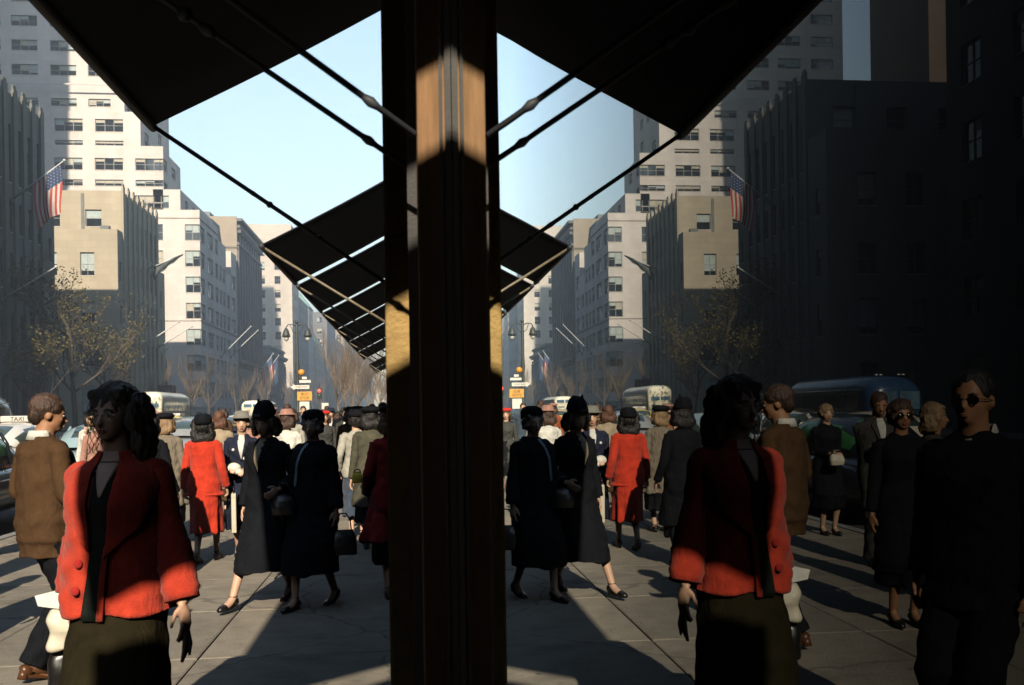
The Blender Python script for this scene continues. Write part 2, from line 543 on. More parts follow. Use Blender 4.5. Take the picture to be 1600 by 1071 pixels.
twB = twin('low tan limestone block with ribbed side wall behind the leafy tree', -30, 103.4, 103.5, 105.3, 119.6, 122.6, 20.8, 25.2, -48, M_TAN)

# ---- C: the white setback tower
t, mb = bldg('office_building', 'white stepped limestone tower with wide grouped windows above the lower blocks', None)
yC = 142.6
rowC = [(28.8 - 3.77 * k - 2.3, 28.8 - 3.77 * k) for k in range(8)][::-1]
cE = [(.5, 4.0), (5.85, 10.1), (12.1, 14.2)]
def Ecols(L, *a): return [c for c in a if c[1] < L - .3]
xw = -68.0
colsS = [(35.85 - 5.6 * k + .2, 35.85 - 5.6 * k + 2.3) if k == 0 else (38.1 - 5.6 * k - 3.4, 38.1 - 5.6 * k + .5) for k in range(7)][::-1]
block(mb, t, xw, -30, yC, 157, 0, 30.9, E=([(.5, 4.0), (5.85, 10.1), (11.7, 14.0)], rowC, 'std'), S=([(a, b) for a, b in colsS], rowC, 'std'))
block(mb, t, -40, -30, 157.01, 163, 0, 29.0, E=([(.6, 2.5), (3.4, 5.4)], rowC[:-1], 'std'))
block(mb, t, -40, -30, 163.01, 167.6, 0, 24.6, E=([(.8, 3.2)], rowC[:-2], 'std'))
block(mb, t, -40, -30, 167.61, 172.6, 0, 29.0, E=([(.5, 3.9)], rowC[:-1], 'std'))
block(mb, t, xw, -32.6, yC + .35, 166, 30.4, 33.9, E=([(3, 5), (8, 10)], [(31.3, 33.0)]), S=([(a, b) for a, b in colsS[:-1]] + [(31.6, 33.8)], [(31.2, 33.0)]))
block(mb, t, xw, -35.5, yC + .7, 156, 33.4, 40.2, E=([(2.2, 4.4), (7, 9.5)], [(34.1, 35.6), (37.4, 39.0)]), S=([(a, b) for a, b in colsS[:-1]], [(34.4, 35.3), (36.7, 38.4)]))
cs3 = [(a, b) for a, b in colsS[:-2]] + [(29.0 - .9, 29.2)]
block(mb, t, xw, -38.2, yC + 1.05, 152, 39.9, 45.2, E=([(2.2, 4.4)], [(41, 43)]), S=(([(a, b) for a, b in colsS[:-2]]), [(40.3, 41.0), (42.3, 44.1)]))
block(mb, t, xw, -40.5, yC + 1.4, 170, 44.9, 82, E=(pitch(22, 5, 2), floors(45, 80, 9, 1.7)), S=([(a, b) for a, b in [(1.6, 5.2), (6.9, 10.6), (12.0, 15.6), (17.3, 20.9), (22.5, 25.6)]],
      [(46.0 + .0, 47.1)] + [(50.4 + 3.5 * k, 51.9 + 3.5 * k) for k in range(8)]))
mb.build('wall', [M_WHITE, M_ROOF], t)
sc = MB()
for z in (14.9, 29.7): sc.box(xw, -29.86, yC - .14, yC, z, z + .22); sc.box(-29.99, -29.86, yC + .001, 157, z, z + .22)
sc.box(xw, -29.9, yC - .1, yC, 48.6, 48.8)
sc.box(-29.995, -29.85, 157.02, 172.6, 14.9, 15.12)
sc.build('string_course', M_WHITE, t)
ph = MB(); block(ph, t, -42, -33, 167, 175, 29, 34.5); block(ph, t, -39.5, -34.6, 173.7, 178, 33, 37.0)
ph.build('penthouse', [M_BLUEG, M_ROOF], t)

# ---- dark slab tower that shades the white tower
t, mb = bldg('office_tower', 'very tall dark brown masonry slab with narrow window strips rising behind the near block', None)
block(mb, t, -84, -52.2, 86.2, 98.7, 0, 112, E=([(2, 3.2), (5.5, 6.7), (9, 10.2)], [(30 + 4 * k, 32.2 + 4 * k) for k in range(20)], 'dark'),
      S=([(1.5 + 2.4 * k, 2.6 + 2.4 * k) for k in range(13)], [(30 + 4 * k, 32.2 + 4 * k) for k in range(20)], 'dark'))
block(mb, t, -84, -49.6, 87.0, 98.6, 0, 49)
mb.build('wall', [M_BROWN, M_ROOF], t)

# ---- buildings behind the camera's left shoulder, across the avenue
t, mb = bldg('office_building', 'tall dark stone building across the avenue seen only in the window reflection', None)
block(mb, t, -75, -30, 5, 51, 0, 41, E=(pitch(46, 10, 1.8), floors(1, 39, 9, 2.2), 'dark'))
block(mb, t, -75, -30, -45, 5, 0, 46)  # this and the next block are unseen, added to limit sky light
block(mb, t, -75, -30.5, -170, -45.1, 0, 52)
mb.build('wall', [stonemat('very_dark_stone', (.085, .082, .075)), M_ROOF], t)  # one even, very dark stone colour

t, mb = bldg('office_building', 'broad dark block added unseen far behind the camera to cut sky light', None)
block(mb, t, -70, 40, -330, -300, 0, 150)  # added block, never in view; holds back sky light from behind
mb.build('wall', [M_GREYB, M_ROOF], t)
# ---- D: dark ornate building with a cornice
t, mb = bldg('office_building', 'dark blue-grey building with projecting cornice beyond the white tower', None)
yD0, yD1 = 173.8, 200.4
rD = floors(5, 34, 8, 2.3, .7)
block(mb, t, -38.5, -30.01, yD0, yD1, 0, 36.0, E=(pitch(yD1 - yD0, 9, 1.5), [(1, 4.4)] + rD, 'tall'))
mb.build('wall', [M_GREYB, M_ROOF], t)
MB().box(-38.4, -30.02, yD0 - .12, yD0 - .001, 5, 36.2).build('south_party_wall', M_BUFF, t)
c_ = MB()
for k, (z, d) in enumerate(((31.2, .35), (34.2, .55), (35.4, .85), (10.4, .4), (5.6, .3))):
    c_.box(-30.0, -30 + d, yD0 + .05, yD1 - .05, z, z + .5)
c_.build('cornice', M_GREYB, t)
me = MB().box(-.0, .28, -.28, .28, 11, 31).mesh('pilaster', M_GREYB)
for k in range(10): inst('pilaster', me, t, (-30, yD0 + .4 + k * (yD1 - yD0 - .8) / 9, 0))
me = MB().box(-.0, .6, -.14, .14, 33.4, 34.2).mesh('bracket', M_GREYB)
for k in range(24): inst('bracket', me, t, (-30, yD0 + .6 + k * 1.1, 0))
MB().prism([(-37.5, 36), (-30.2, 36), (-31.6, 38.8), (-36.5, 38.8)], 1, 189, 199.5).build('roof', M_GREEN, t)

# ---- E: low classical building with a bowed cornice
t, mb = bldg('classical_building', 'low grey classical building with heavy cornice and tall pilasters beyond the dark block', None)
block(mb, t, -46, -30.01, 211, 235, 0, 15.4, E=(pitch(24, 6, 1.4), [(1, 4.6), (6.2, 11.2)], 'dark'), S=(pitch(16, 4, 1.4), [(1, 4.6), (6.2, 11.2)], 'dark'))
mb.build('wall', [M_BLUEG, M_ROOF], t)
c_ = MB()
for z, d, h in ((12.4, .35, .5), (13.4, .6, .35), (13.75, .95, .5), (15.4, .3, .5), (5.2, .3, .4)):
    c_.box(-46, -30 + d, 211 - d, 235 + d * .3, z, z + h)
c_.build('cornice', M_BLUEG, t)
pl = MB().tube([(0, 0, 5.7), (0, 0, 12.3)], [.45, .38], 10).mesh('column', M_BLUEG)
for k in range(7): inst('column', pl, t, (-29.85, 211.4 + k * 3.86, 0))

# ---- F: sunlit cream tower beyond
t, mb = bldg('office_tower', 'sunlit cream tower with small square windows beyond the classical building', None)
rF = [(1.2 + 3.6 * k + 1.0, 1.2 + 3.6 * k + 3.0) for k in range(12)]
block(mb, t, -56, -30.0, 253, 268, 0, 50, E=(pitch(15, 4, 1.4), rF), S=([(6 + 3.9 * k, 7.5 + 3.9 * k) for k in range(5)], rF))
mb.build('wall', [M_CREAM, M_ROOF], t)

# ---- the far row on the left
far = [(269, 292, 33, -30, M_BLUEG, 'pale blue-grey block behind the cream tower with even windows'),
       (292.5, 312, 26, -30.4, M_WHITE, 'narrow white block with sunlit front far up the avenue'),
       (312.5, 344, 24, -30, M_CREAM, 'low cream block below the green roof far up the avenue'),
       (358, 398, 38, -30, M_GREYB, 'dark grey block far up the avenue behind bare trees'),
       (398.5, 450, 31, -29.8, M_BLUEG, 'long blue-grey block far up the avenue'),
       (451, 520, 44, -30, M_BUFF, 'buff brick block far up the avenue'),
       (521, 620, 36, -30, M_GREYB, 'long grey block near the end of the avenue'),
       (621, 800, 42, -30, M_BLUEG, 'hazy block closing the left row of the avenue')]
for a, b, h, x, m, lab in far:
    t, mb = bldg('far_building', lab, None)
    n = max(3, int((b - a) / 4.5)); nf = int(h / 4)
    if (b - a) * nf > 700: n = max(3, n // 2)
    block(mb, t, x - 22, x, a, b, 0, h, E=(pitch(b - a, min(n, 9), 1.8), floors(1, h - 1, min(nf, 9), 2.1)), S=(pitch(22, 4, 1.8), floors(1, h - 1, min(nf, 9), 2.1)))
    mb.build('wall', [m, M_ROOF], t)
    if m is M_CREAM:
        MB().prism([(x - 20, h), (x - .3, h), (x - 5, h + 7), (x - 15, h + 7)], 1, a + 1, b - 1).build('roof', M_GREEN, t)
# green hipped towers above the far row
t, mb = bldg('far_tower', 'slim pale tower with green pyramid roof far up the avenue', None)
block(mb, t, -48, -33, 322, 336, 23, 36, E=(pitch(14, 3, 1.6), floors(24, 35, 3, 2)), S=(pitch(15, 3, 1.6), floors(24, 35, 3, 2)))
mb.build('wall', [M_WHITE, M_ROOF], t)
MB().add([(-48.5, 321.5, 36), (-32.5, 321.5, 36), (-32.5, 336.5, 36), (-48.5, 336.5, 36), (-40.5, 329, 47)], [(0, 1, 4), (1, 2, 4), (2, 3, 4), (3, 0, 4), (0, 3, 2, 1)]).build('roof', M_GREEN, t)

# ---- right-hand row beyond our own building
for a, b, h, m, lab in ((64, 118, 26, M_BUFF, 'buff brick block on our own side beyond the awnings'),
                        (141, 236, 34, M_GREYB, 'grey block on our own side of the avenue far ahead'),
                        (256, 500, 30, M_BLUEG, 'long hazy block on our own side of the avenue')):
    t, mb = bldg('far_building', lab, None)
    block(mb, t, 1.2, 30, a, b, 0, h, S=(pitch(28.8, 6, 1.8), floors(1, h - 1, int(h / 4), 2.1)))
    mb.build('wall', [m, M_ROOF], t)
# ------------------------------------------------------------------ our own building: glass, pilaster, pier
M_PIL = mat('bronze_brown_stone', (.27, .15, .070), .8, .16, 9, .35, 90, stretch=(6, 6, .5))
M_PIER = mat('ochre_stone_pier', (.38, .25, .09), .85, .14, 14, .5, 60)
M_DARKM = mat('dark_bronze', (.02, .017, .015), .6, .15, 20, .1)
M_SHOPW = mat('shop_limestone', (.30, .25, .19), .85, .12, 3, .2, 30)
M_PANE = bpy.data.materials.new('plate_glass'); M_PANE.use_nodes = True
pb = M_PANE.node_tree.nodes['Principled BSDF']
pb.inputs['Base Color'].default_value = (.004, .005, .005, 1)
pb.inputs['Roughness'].default_value = 0.0
pb.inputs['Specular IOR Level'].default_value = 0.0
# reflectance steepened by hand: bright at grazing view, dimming the reflection further right
_nt = M_PANE.node_tree
_fr = _nt.nodes.new('ShaderNodeFresnel'); _fr.inputs[0].default_value = 1.5
_pw = _nt.nodes.new('ShaderNodeMath'); _pw.operation = 'POWER'; _pw.inputs[1].default_value = 1.28
_ml = _nt.nodes.new('ShaderNodeMath'); _ml.operation = 'MULTIPLY_ADD'; _ml.inputs[1].default_value = 2.15; _ml.inputs[2].default_value = -.024; _ml.use_clamp = True
_gl = _nt.nodes.new('ShaderNodeBsdfGlossy'); _gl.inputs['Roughness'].default_value = 0.0; _gl.inputs['Color'].default_value = (.97, 1, .99, 1)
_mx = _nt.nodes.new('ShaderNodeMixShader')
_nt.links.new(_fr.outputs[0], _pw.inputs[0]); _nt.links.new(_pw.outputs[0], _ml.inputs[0]); _nt.links.new(_ml.outputs[0], _mx.inputs[0])
_nt.links.new(pb.outputs[0], _mx.inputs[1]); _nt.links.new(_gl.outputs[0], _mx.inputs[2]); _nt.links.new(_mx.outputs[0], _nt.nodes['Material Output'].inputs['Surface'])
# very slight waviness of old rolled plate glass
_nt = M_PANE.node_tree
_g = _nt.nodes.new('ShaderNodeNewGeometry'); _n = _nt.nodes.new('ShaderNodeTexNoise'); _b = _nt.nodes.new('ShaderNodeBump')
_n.inputs['Scale'].default_value = 2.2; _n.inputs['Detail'].default_value = 1.0
_b.inputs['Strength'].default_value = 0.02; _b.inputs['Distance'].default_value = 0.01
_nt.links.new(_g.outputs['Position'], _n.inputs['Vector']); _nt.links.new(_n.outputs[0], _b.inputs['Height']); _nt.links.new(_b.outputs[0], _gl.inputs['Normal'])
GX = 0.11
shop = thing('shop_building', 'dark shop front on the right whose plate glass mirrors the avenue', 'building')
MB().box(GX, GX + .012, -3.2, 2.352, .5, 4.5).build('shop_window', M_PANE, shop)
b = MB()
b.box(GX - .03, GX + .10, -3.2, 2.35, .38, .499); b.box(GX - .02, GX + .10, -3.2, 2.35, 4.5, 4.6)
b.build('window_sill', M_DARKM, shop)
MB().box(GX - .05, GX + .5, -3.2, 2.35, 0, .379).build('base_course', M_SHOPW, shop)
# pilaster with a beaded edge against the glass
b = MB(); b.box(.026, .5, 2.353, 2.60, 0, 4.62)
bevel(b.build('pilaster', M_PIL, shop), .004, 2)
b = MB(); b.box(GX - .016, GX - .001, 2.335, 2.3525, .5, 4.5); b.box(GX - .030, GX - .022, 2.344, 2.3525, .5, 4.5)
b.build('glazing_bead', M_DARKM, shop)
MB().box(.0, .5, 2.602, 3.05, 0, 4.62).build('dark_panel', M_DARKM, shop)
bevel(MB().box(-.075, .5, 3.051, 3.95, 0, 5.2).build('stone_pier', M_PIER, shop), .01, 2)
MB().box(-.095, .5, 3.04, 3.96, 0, .5).build('pier_plinth', M_SHOPW, shop)
b = MB()
for k in range(8):
    y0 = 3.96 + k * 4.2
    b.box(GX, .5, y0, y0 + .5, 0, 4.9)
    b.box(GX, .5, y0 + .5, y0 + 4.2, 0, .6); b.box(GX, .5, y0 + .5, y0 + 4.2, 4.0, 4.9)
b.build('street_wall', M_SHOPW, shop)
me = MB().box(0, .01, 0, 3.7, .6, 4.0).mesh('shop_window', M_PANE)
for k in range(8): inst('shop_window', me, shop, (GX + .12, 4.46 + k * 4.2, 0))
b = MB(); block(b, shop, .16, 30, -290, 50, 4.7, 62.0, E=None)
b.build('upper_wall', [M_SHOPW, M_ROOF], shop)
MB().box(.14, 30, -290, -3.21, 0, 4.69).build('rear_wall', M_SHOPW, shop)
MB().box(.5, 29, -3.2, 49.9, 0, 4.69).build('shop_interior', M_DARKM, shop)

# ------------------------------------------------------------------ awnings
M_CANV = mat('navy_awning_canvas', (.010, .013, .024), .95, .15, 20, .3, 300)
M_IRON = mat('painted_iron', (.05, .055, .065), .6, .2, 30)
M_IRONW = mat('pale_iron_rod', (.22, .18, .12), .5, .2, 30)
XO, ZO, XW, ZW = -1.49, 3.33, GX, 4.20
def awning(y0, y1, label, arms, rodm=None, sag=.03, knuckles=True):
    t = thing('awning', label, 'awning', (0, 0, 0), 0, 'awnings along the shop fronts')
    n = 10
    b = MB()
    top = []; bot = []
    for i in range(n + 1):
        f = i / n
        x = XO + (XW - XO) * f; z = ZO + (ZW - ZO) * f
        row = []
        for j in range(n + 1):
            g = j / n
            row.append((x, y0 + (y1 - y0) * g, z - sag * math.sin(PI * f) * (.6 + .4 * math.sin(PI * g))))
        top.append(row); bot.append([(p[0] + .006, p[1], p[2] - .015) for p in row])
    vs = [p for r in top for p in r] + [p for r in bot for p in r]
    N = (n + 1) ** 2; fs = []
    for i in range(n):
        for j in range(n):
            a = i * (n + 1) + j
            fs.append((a, a + n + 1, a + n + 2, a + 1)); fs.append((N + a, N + a + 1, N + a + n + 2, N + a + n + 1))
    for i in range(n):
        a = i * (n + 1); fs.append((a, N + a, N + a + n + 1, a + n + 1)); a += n
        fs.append((a, a + n + 1, N + a + n + 1, N + a))
        fs.append((i, i + 1, N + i + 1, N + i)); a = n * (n + 1) + i; fs.append((a, N + a, N + a + 1, a + 1))
    b.add(vs, fs); b.build('canvas', M_CANV, t, True)
    MB().tube([(XO - .01, y0 - .02, ZO - .025), (XO - .01, y1 + .02, ZO - .025)], .028, 8).build('front_bar', M_IRON, t, True)
    MB().tube([(XW - .09, y0, ZW - .02), (XW - .09, y1, ZW - .02)], .05, 8).build('roller', M_IRON, t, True)
    me = None
    for ya, xa, zb, *yb in arms:
        b = MB()
        A = Vector((XO, ya, ZO - .03)); B = Vector((xa, yb[0] if yb else ya, zb))
        b.tube([A, B], (.008 if ya < 5 else .013) if knuckles else .014, 8)
        if knuckles:
            for f, rr, ln in ((.36, .02, .05), (.42, .028, .022), (.52, .021, .06), (.60, .030, .022), (.64, .024, .03), (.93, .018, .022)):
                p = A.lerp(B, f); d = (B - A).normalized()
                b.tube([p - d * ln, p - d * ln * .5, p, p + d * ln * .5, p + d * ln], [.008, rr * .6, rr * .75, rr * .6, .008], 8)
        b.build('arm', rodm or M_IRON, t, True)
    return t
awning(-7.2, -.765, 'navy awning overhead behind the camera, seen only in part', [(-.95, .09, 2.3)])
awning(-.42, 5.9, 'large navy awning close overhead with knobbed iron arms', [(2.12, .022, 2.27, 2.350), (2.70, .0, 2.28), (5.86, GX, 2.20)])
awning(-15.2, -7.5, 'unseen navy awning added behind the camera to keep sky light off', [])  # added out of view to darken the shop front
ys = [(10.1, 13.0), (13.32, 16.75), (17.1, 20.3), (20.6, 24.0), (24.35, 28.2), (28.65, 32.3), (36.2, 40.4), (40.9, 44.5)]
labs = ['second navy awning ahead, nearest of the far run, with a pale support rod', 'third navy awning in the far run, just past the first slit of light',
        'fourth navy awning in the far run', 'fifth navy awning in the far run', 'sixth navy awning in the far run', 'seventh navy awning, last before the open gap with the small flag',
        'small awning just past the open gap', 'last and smallest awning of the far run']
for (a, c), l in zip(ys, labs):
    awning(a, c, l, [(a + .05, GX, 2.3)], M_IRONW, knuckles=False)

# ------------------------------------------------------------------ text
def text_mesh(s, size, m, ext=.004):
    cu = bpy.data.curves.new('lettering', 'FONT'); cu.body = s; cu.size = size; cu.align_x = 'CENTER'; cu.align_y = 'CENTER'; cu.extrude = ext
    cu.resolution_u = 2
    o = bpy.data.objects.new('tmp_text', cu); COL.objects.link(o)
    dg = bpy.context.evaluated_depsgraph_get(); dg.update()
    me = bpy.data.meshes.new_from_object(o.evaluated_get(dg))
    me.materials.clear(); me.materials.append(m)
    bpy.data.objects.remove(o)
    return me
M_BLK = mat('black_paint', (.012, .012, .013), .5)
M_WHT = mat('white_enamel', (.75, .70, .62), .5, .08, 8)
M_ORG = mat('orange_enamel', (.75, .36, .05), .45, .1, 8)
M_ORGG = mat('orange_glass_globe', (.85, .33, .04), .25, .05, 3)
M_RED = mat('red_lens', (.75, .05, .03), .3)
M_LAMP = mat('street_iron_green', (.05, .06, .055), .5, .2, 10)
M_FROST = mat('frosted_lamp_glass', (.6, .6, .55), .3)
def lettering(s, size, m, parent, loc, rz=0, name='lettering'):
    o = bpy.data.objects.new(name, text_mesh(s, size, m)); COL.objects.link(o); o.parent = parent
    o.matrix_local = Matrix.Translation(loc) @ Matrix.Rotation(rz, 4, 'Z') @ Matrix.Rotation(R(90), 4, 'X')
    return o

# ------------------------------------------------------------------ twin street lamp with signs (at the kerb, 63 m ahead)
lp = thing('street_lamp', 'twin-armed iron street lamp with orange globe and signs beyond the crowd', 'street lamp', (-7.35 + .15, 63, -.02))
MB().tube([(0, 0, 0), (0, 0, .5), (0, 0, .9), (0, 0, 1.1), (0, 0, 4.0), (0, 0, 4.3), (0, 0, 5.0), (0, 0, 7.1), (0, 0, 7.3)], [.26, .24, .2, .13, .11, .15, .1, .08, .05], 12).build('pole', M_LAMP, lp, True)
b = MB()
for sx in (-1, 1):
    b.tube([(0, 0, 7.1), (sx * .3, 0, 7.22), (sx * .55, 0, 7.2), (sx * .68, 0, 7.05), (sx * .68, 0, 6.95)], .035, 8)
    b.tube([(0, 0, 6.6), (sx * .25, 0, 6.75), (sx * .4, 0, 7.15)], .022, 6)
b.ball((0, 0, 7.36), .12)
b.build('lamp_arm', M_LAMP, lp, True)
for sx in (-1, 1):
    MB().tube([(sx * .68, 0, 7.0), (sx * .68, 0, 6.85), (sx * .68, 0, 6.55), (sx * .68, 0, 6.42)], [.05, .16, .24, .27], 14).build('lamp_hood', M_LAMP, lp, True)
    MB().ball((sx * .68, 0, 6.36), (.17, .17, .22)).build('lamp_globe', M_FROST, lp, True)
MB().ball((.26, -.1, 4.12), .21, 16, 10).build('orange_globe', M_ORGG, lp, True)
MB().tube([(0, 0, 3.7), (.2, -.08, 3.75), (.26, -.1, 3.95)], .04, 8).build('globe_bracket', M_LAMP, lp, True)
s_ = MB(); s_.prism([(-.42, 3.18), (-.2, 3.38), (-.2, 3.30), (.75, 3.30), (.75, 3.06), (-.2, 3.06), (-.2, 2.98)], 1, -.16, -.13)
s_ = s_.build('arrow_sign', M_WHT, lp); lettering('ONE WAY', .17, M_BLK, s_, (.22, -.165, 3.18))
s_ = MB().box(.12, .85, -.16, -.13, 3.45, 3.62).build('street_name_sign', M_WHT, lp)
s_ = MB().box(.3, .6, -.16, -.13, 3.68, 3.84).build('street_name_sign', M_WHT, lp)
s_ = MB().box(-.02, .92, -.2, -.165, 2.3, 2.88).build('bus_stop_sign', M_ORG, lp); bevel(s_, .05, 3)
lettering('BUS', .26, M_BLK, s_, (.45, -.21, 2.72)); lettering('STOP', .24, M_BLK, s_, (.45, -.21, 2.46))
MB().box(.12, .74, -.2, -.17, 1.58, 2.24).build('notice_board', M_WHT, lp)

tl = thing('traffic_light', 'slim two-lens traffic light showing red, beyond the twin lamp', 'traffic light', (-7.4, 80, 0))
MB().tube([(0, 0, 0), (0, 0, .3), (0, 0, 2.7)], [.14, .08, .07], 10).build('pole', M_LAMP, tl, True)
bevel(MB().box(-.17, .17, -.16, .16, 2.62, 3.5).build('signal_head', M_BLK, tl), .03)
MB().ball((0, -.17, 3.26), (.14, .06, .14)).build('red_lens', mat('lit_red_lens', (.9, .06, .04), .3, emit=2.0), tl, True)
MB().ball((0, -.17, 2.86), (.12, .05, .12)).build('green_lens', mat('unlit_green_lens', (.02, .10, .05), .3), tl, True)
MB().tube([(0, 0, 3.5), (0, 0, 3.9)], [.04, .02], 8).build('finial', M_LAMP, tl, True)
sg = thing('kerb_sign', 'small square white sign on a post right of the traffic light', 'sign', (-6.95, 80, 0))
MB().tube([(0, 0, 0), (0, 0, 1.7)], .03, 8).build('post', M_LAMP, sg)
MB().box(-.27, .27, -.06, -.035, 1.7, 2.25).build('sign_plate', M_WHT, sg)
# tall white notice across the avenue
sg = thing('notice_sign', 'tall white notice panel with faint lines above the white taxi', 'sign', (-25.4, 69, 0))
MB().tube([(0, 0, 0), (0, 0, 2.4)], .04, 8).build('post', M_LAMP, sg)
p_ = MB().box(-.46, .46, -.08, -.05, .75, 2.45).build('sign_plate', M_WHT, sg)
b = MB()
for k in range(5): b.box(-.28, .25 - .08 * (k % 2), -.085, -.081, 2.15 - .27 * k, 2.2 - .27 * k)
b.build('print_lines', mat('faded_red_print', (.35, .10, .07), .7), p_)
# thin lamp post in front of the white tower
sg = thing('street_lamp', 'slim dark lamp post standing before the white tower', 'street lamp', (-26.6, 109, 0))
MB().tube([(0, 0, 0), (0, 0, 1), (0, 0, 8.6)], [.14, .09, .06], 8).build('pole', M_LAMP, sg, True)
MB().tube([(0, 0, 8.5), (.3, 0, 8.9), (.8, 0, 8.85)], .04, 6).build('lamp_arm', M_LAMP, sg, True)
MB().box(-.95, 1.0, -.1, -.04, 3.55, 4.7).build('window_panel', M_BLK, sg)  # black panel added in place of a dark window beyond

# ------------------------------------------------------------------ flags and flag poles
M_POLE = mat('white_pole', (.62, .62, .6), .5, .08, 4)
M_FR = mat('flag_red', (.50, .06, .05), .85, .1, 6); M_FW = mat('flag_white', (.62, .58, .52), .85, .08, 6); M_FB = mat('flag_blue', (.03, .06, .15), .85, .1, 6)
def flagpole(base, tip, label, kind=None, group=None, fl=(1.5, 2.9), seed=0):
    b0 = Vector(base); t0 = Vector(tip)
    t = thing('flag_pole' if not kind else 'flag_pole', label, 'flag pole' if not kind else 'flag', base, 0, group)
    d = t0 - b0
    MB().tube([(0, 0, 0), d * .5, d], [.085, .075, .05], 8).build('pole', M_POLE, t, True)
    MB().ball(d, .12).build('finial', M_POLE, t, True)
    MB().tube([(0, 0, -.3), (0, 0, .1)], .16, 8).build('wall_bracket', M_LAMP, t)
    if kind:
        r = random.Random(seed)
        hoist, fly = fl
        dn = d.normalized()
        # hoist edge lies along the outer part of the pole; the fly hangs down
        nu, nv = 26, 26
        L = d.length
        h0 = L - .35; h1 = h0 - hoist
        def P(u, v):   # u along the pole from the tip, v down the fly
            p = dn * (h0 - hoist * u)
            q = p + Vector((0, 0, -fly * v))
            w = math.sin(u * 9 + seed) * .16 + math.sin(u * 17 + v * 5) * .05
            q += Vector((.10 * v, w * (0.3 + v), 0)) + dn * (-.0 + .22 * v * math.sin(v * 4 + u * 3 + seed))
            return q
        vs = []; mi = []
        for i in range(nu + 1):
            for j in range(nv + 1): vs.append(P(i / nu, j / nv))
        fs = []
        for i in range(nu):
            for j in range(nv):
                a = i * (nv + 1) + j; fs.append((a, a + 1, a + nv + 2, a + nv + 1))
                if kind == 'us':
                    s_ = int((i + .5) / nu * 13)
                    mi.append(2 if (s_ < 7 and j / nv < .36) else (0 if s_ % 2 == 0 else 1))
                elif kind == 'blue': mi.append(2 if not (6 < i < 15 and 8 < j < 15) else 1)
                else: mi.append(2)
        b = MB(); b.v = vs; b.f = fs; b.m = mi
        if kind == 'us':
            for si in range(5):
                for sj in range(6):
                    q = P(.05 + si * .105, .04 + sj * .068)
                    for dy in (-.03, .03):
                        b.add([q + Vector((-.04, dy, 0)), q + Vector((0, dy, -.05)), q + Vector((.04, dy, 0)), q + Vector((0, dy, .05))], [(0, 1, 2, 3)], 1)
        o = b.build('flag', [M_FR, M_FW, M_FB], t, True)
    return t
flagpole((-30, 76.82, 18.05), (-26.1, 76.82, 21.1), 'large Stars and Stripes hanging from the pole on the nearest dark block', 'us', None, (2.5, 3.6), 1)
POLES = [((-30, 74.47, 10.08), (-26.0, 74.47, 12.6), 'upper bare white pole on the nearest dark block'),
         ((-30, 80.23, 9.81), (-27.9, 80.23, 11.4), 'lower short bare pole on the nearest dark block')]
POLES += [((-30, 110.35, 8.79), (-25.48, 110.35, 11.75), 'longer bare white pole on the tan block, left of the pair'),
          ((-30, 117.91, 9.27), (-25.75, 117.91, 11.91), 'bare white pole on the tan block, right of the pair'),
          ((-30, 157.51, 10.53), (-25.23, 157.51, 15.32), 'left bare pole on the white tower'),
          ((-30, 165.77, 10.99), (-25.4, 165.77, 15.38), 'right bare pole on the white tower')]
for a, c, l in POLES:
    flagpole(a, c, l, None, 'bare white flag poles')
flagpole((-30, 192.48, 8.32), (-26.61, 192.48, 13.06), 'small Stars and Stripes beside a blue flag beyond the white tower', 'us', None, (3.6, 4.6), 4)
flagpole((-30, 200.9, 8.65), (-26.7, 200.9, 13.11), 'blue flag with pale emblem hanging right of the small Stars and Stripes', 'blue', None, (2.8, 5.0), 2)
ff = thing('flag_pole', 'pole with furled dark grey-green flag on the tan block', 'flag', (-30, 115.33, 18.4))
d = Vector((4.06, 0, 1.79))
MB().tube([(0, 0, 0), d], [.08, .05], 8).build('pole', M_POLE, ff, True)
b = MB(); n = 14; vs = []; fs = []
for i in range(n + 1):
    f = i / n
    drop = .15 + 1.6 * (1 - f) ** 1.2 * (0.85 + .15 * math.sin(f * 20))
    for j in range(7):
        g = j / 6
        p = d * (.12 + .84 * f) + Vector((.12 * math.sin(g * 9 + f * 7), .18 * math.sin(g * 7 + f * 5), -drop * g))
        vs.append(p)
for i in range(n):
    for j in range(6):
        a = i * 7 + j; fs.append((a, a + 1, a + 8, a + 7))
b.v = [tuple(v) for v in vs]; b.f = fs; b.m = [0] * len(fs)
b.build('flag', mat('furled_flag_cloth', (.10, .12, .11), .85, .3, 3), ff, True)

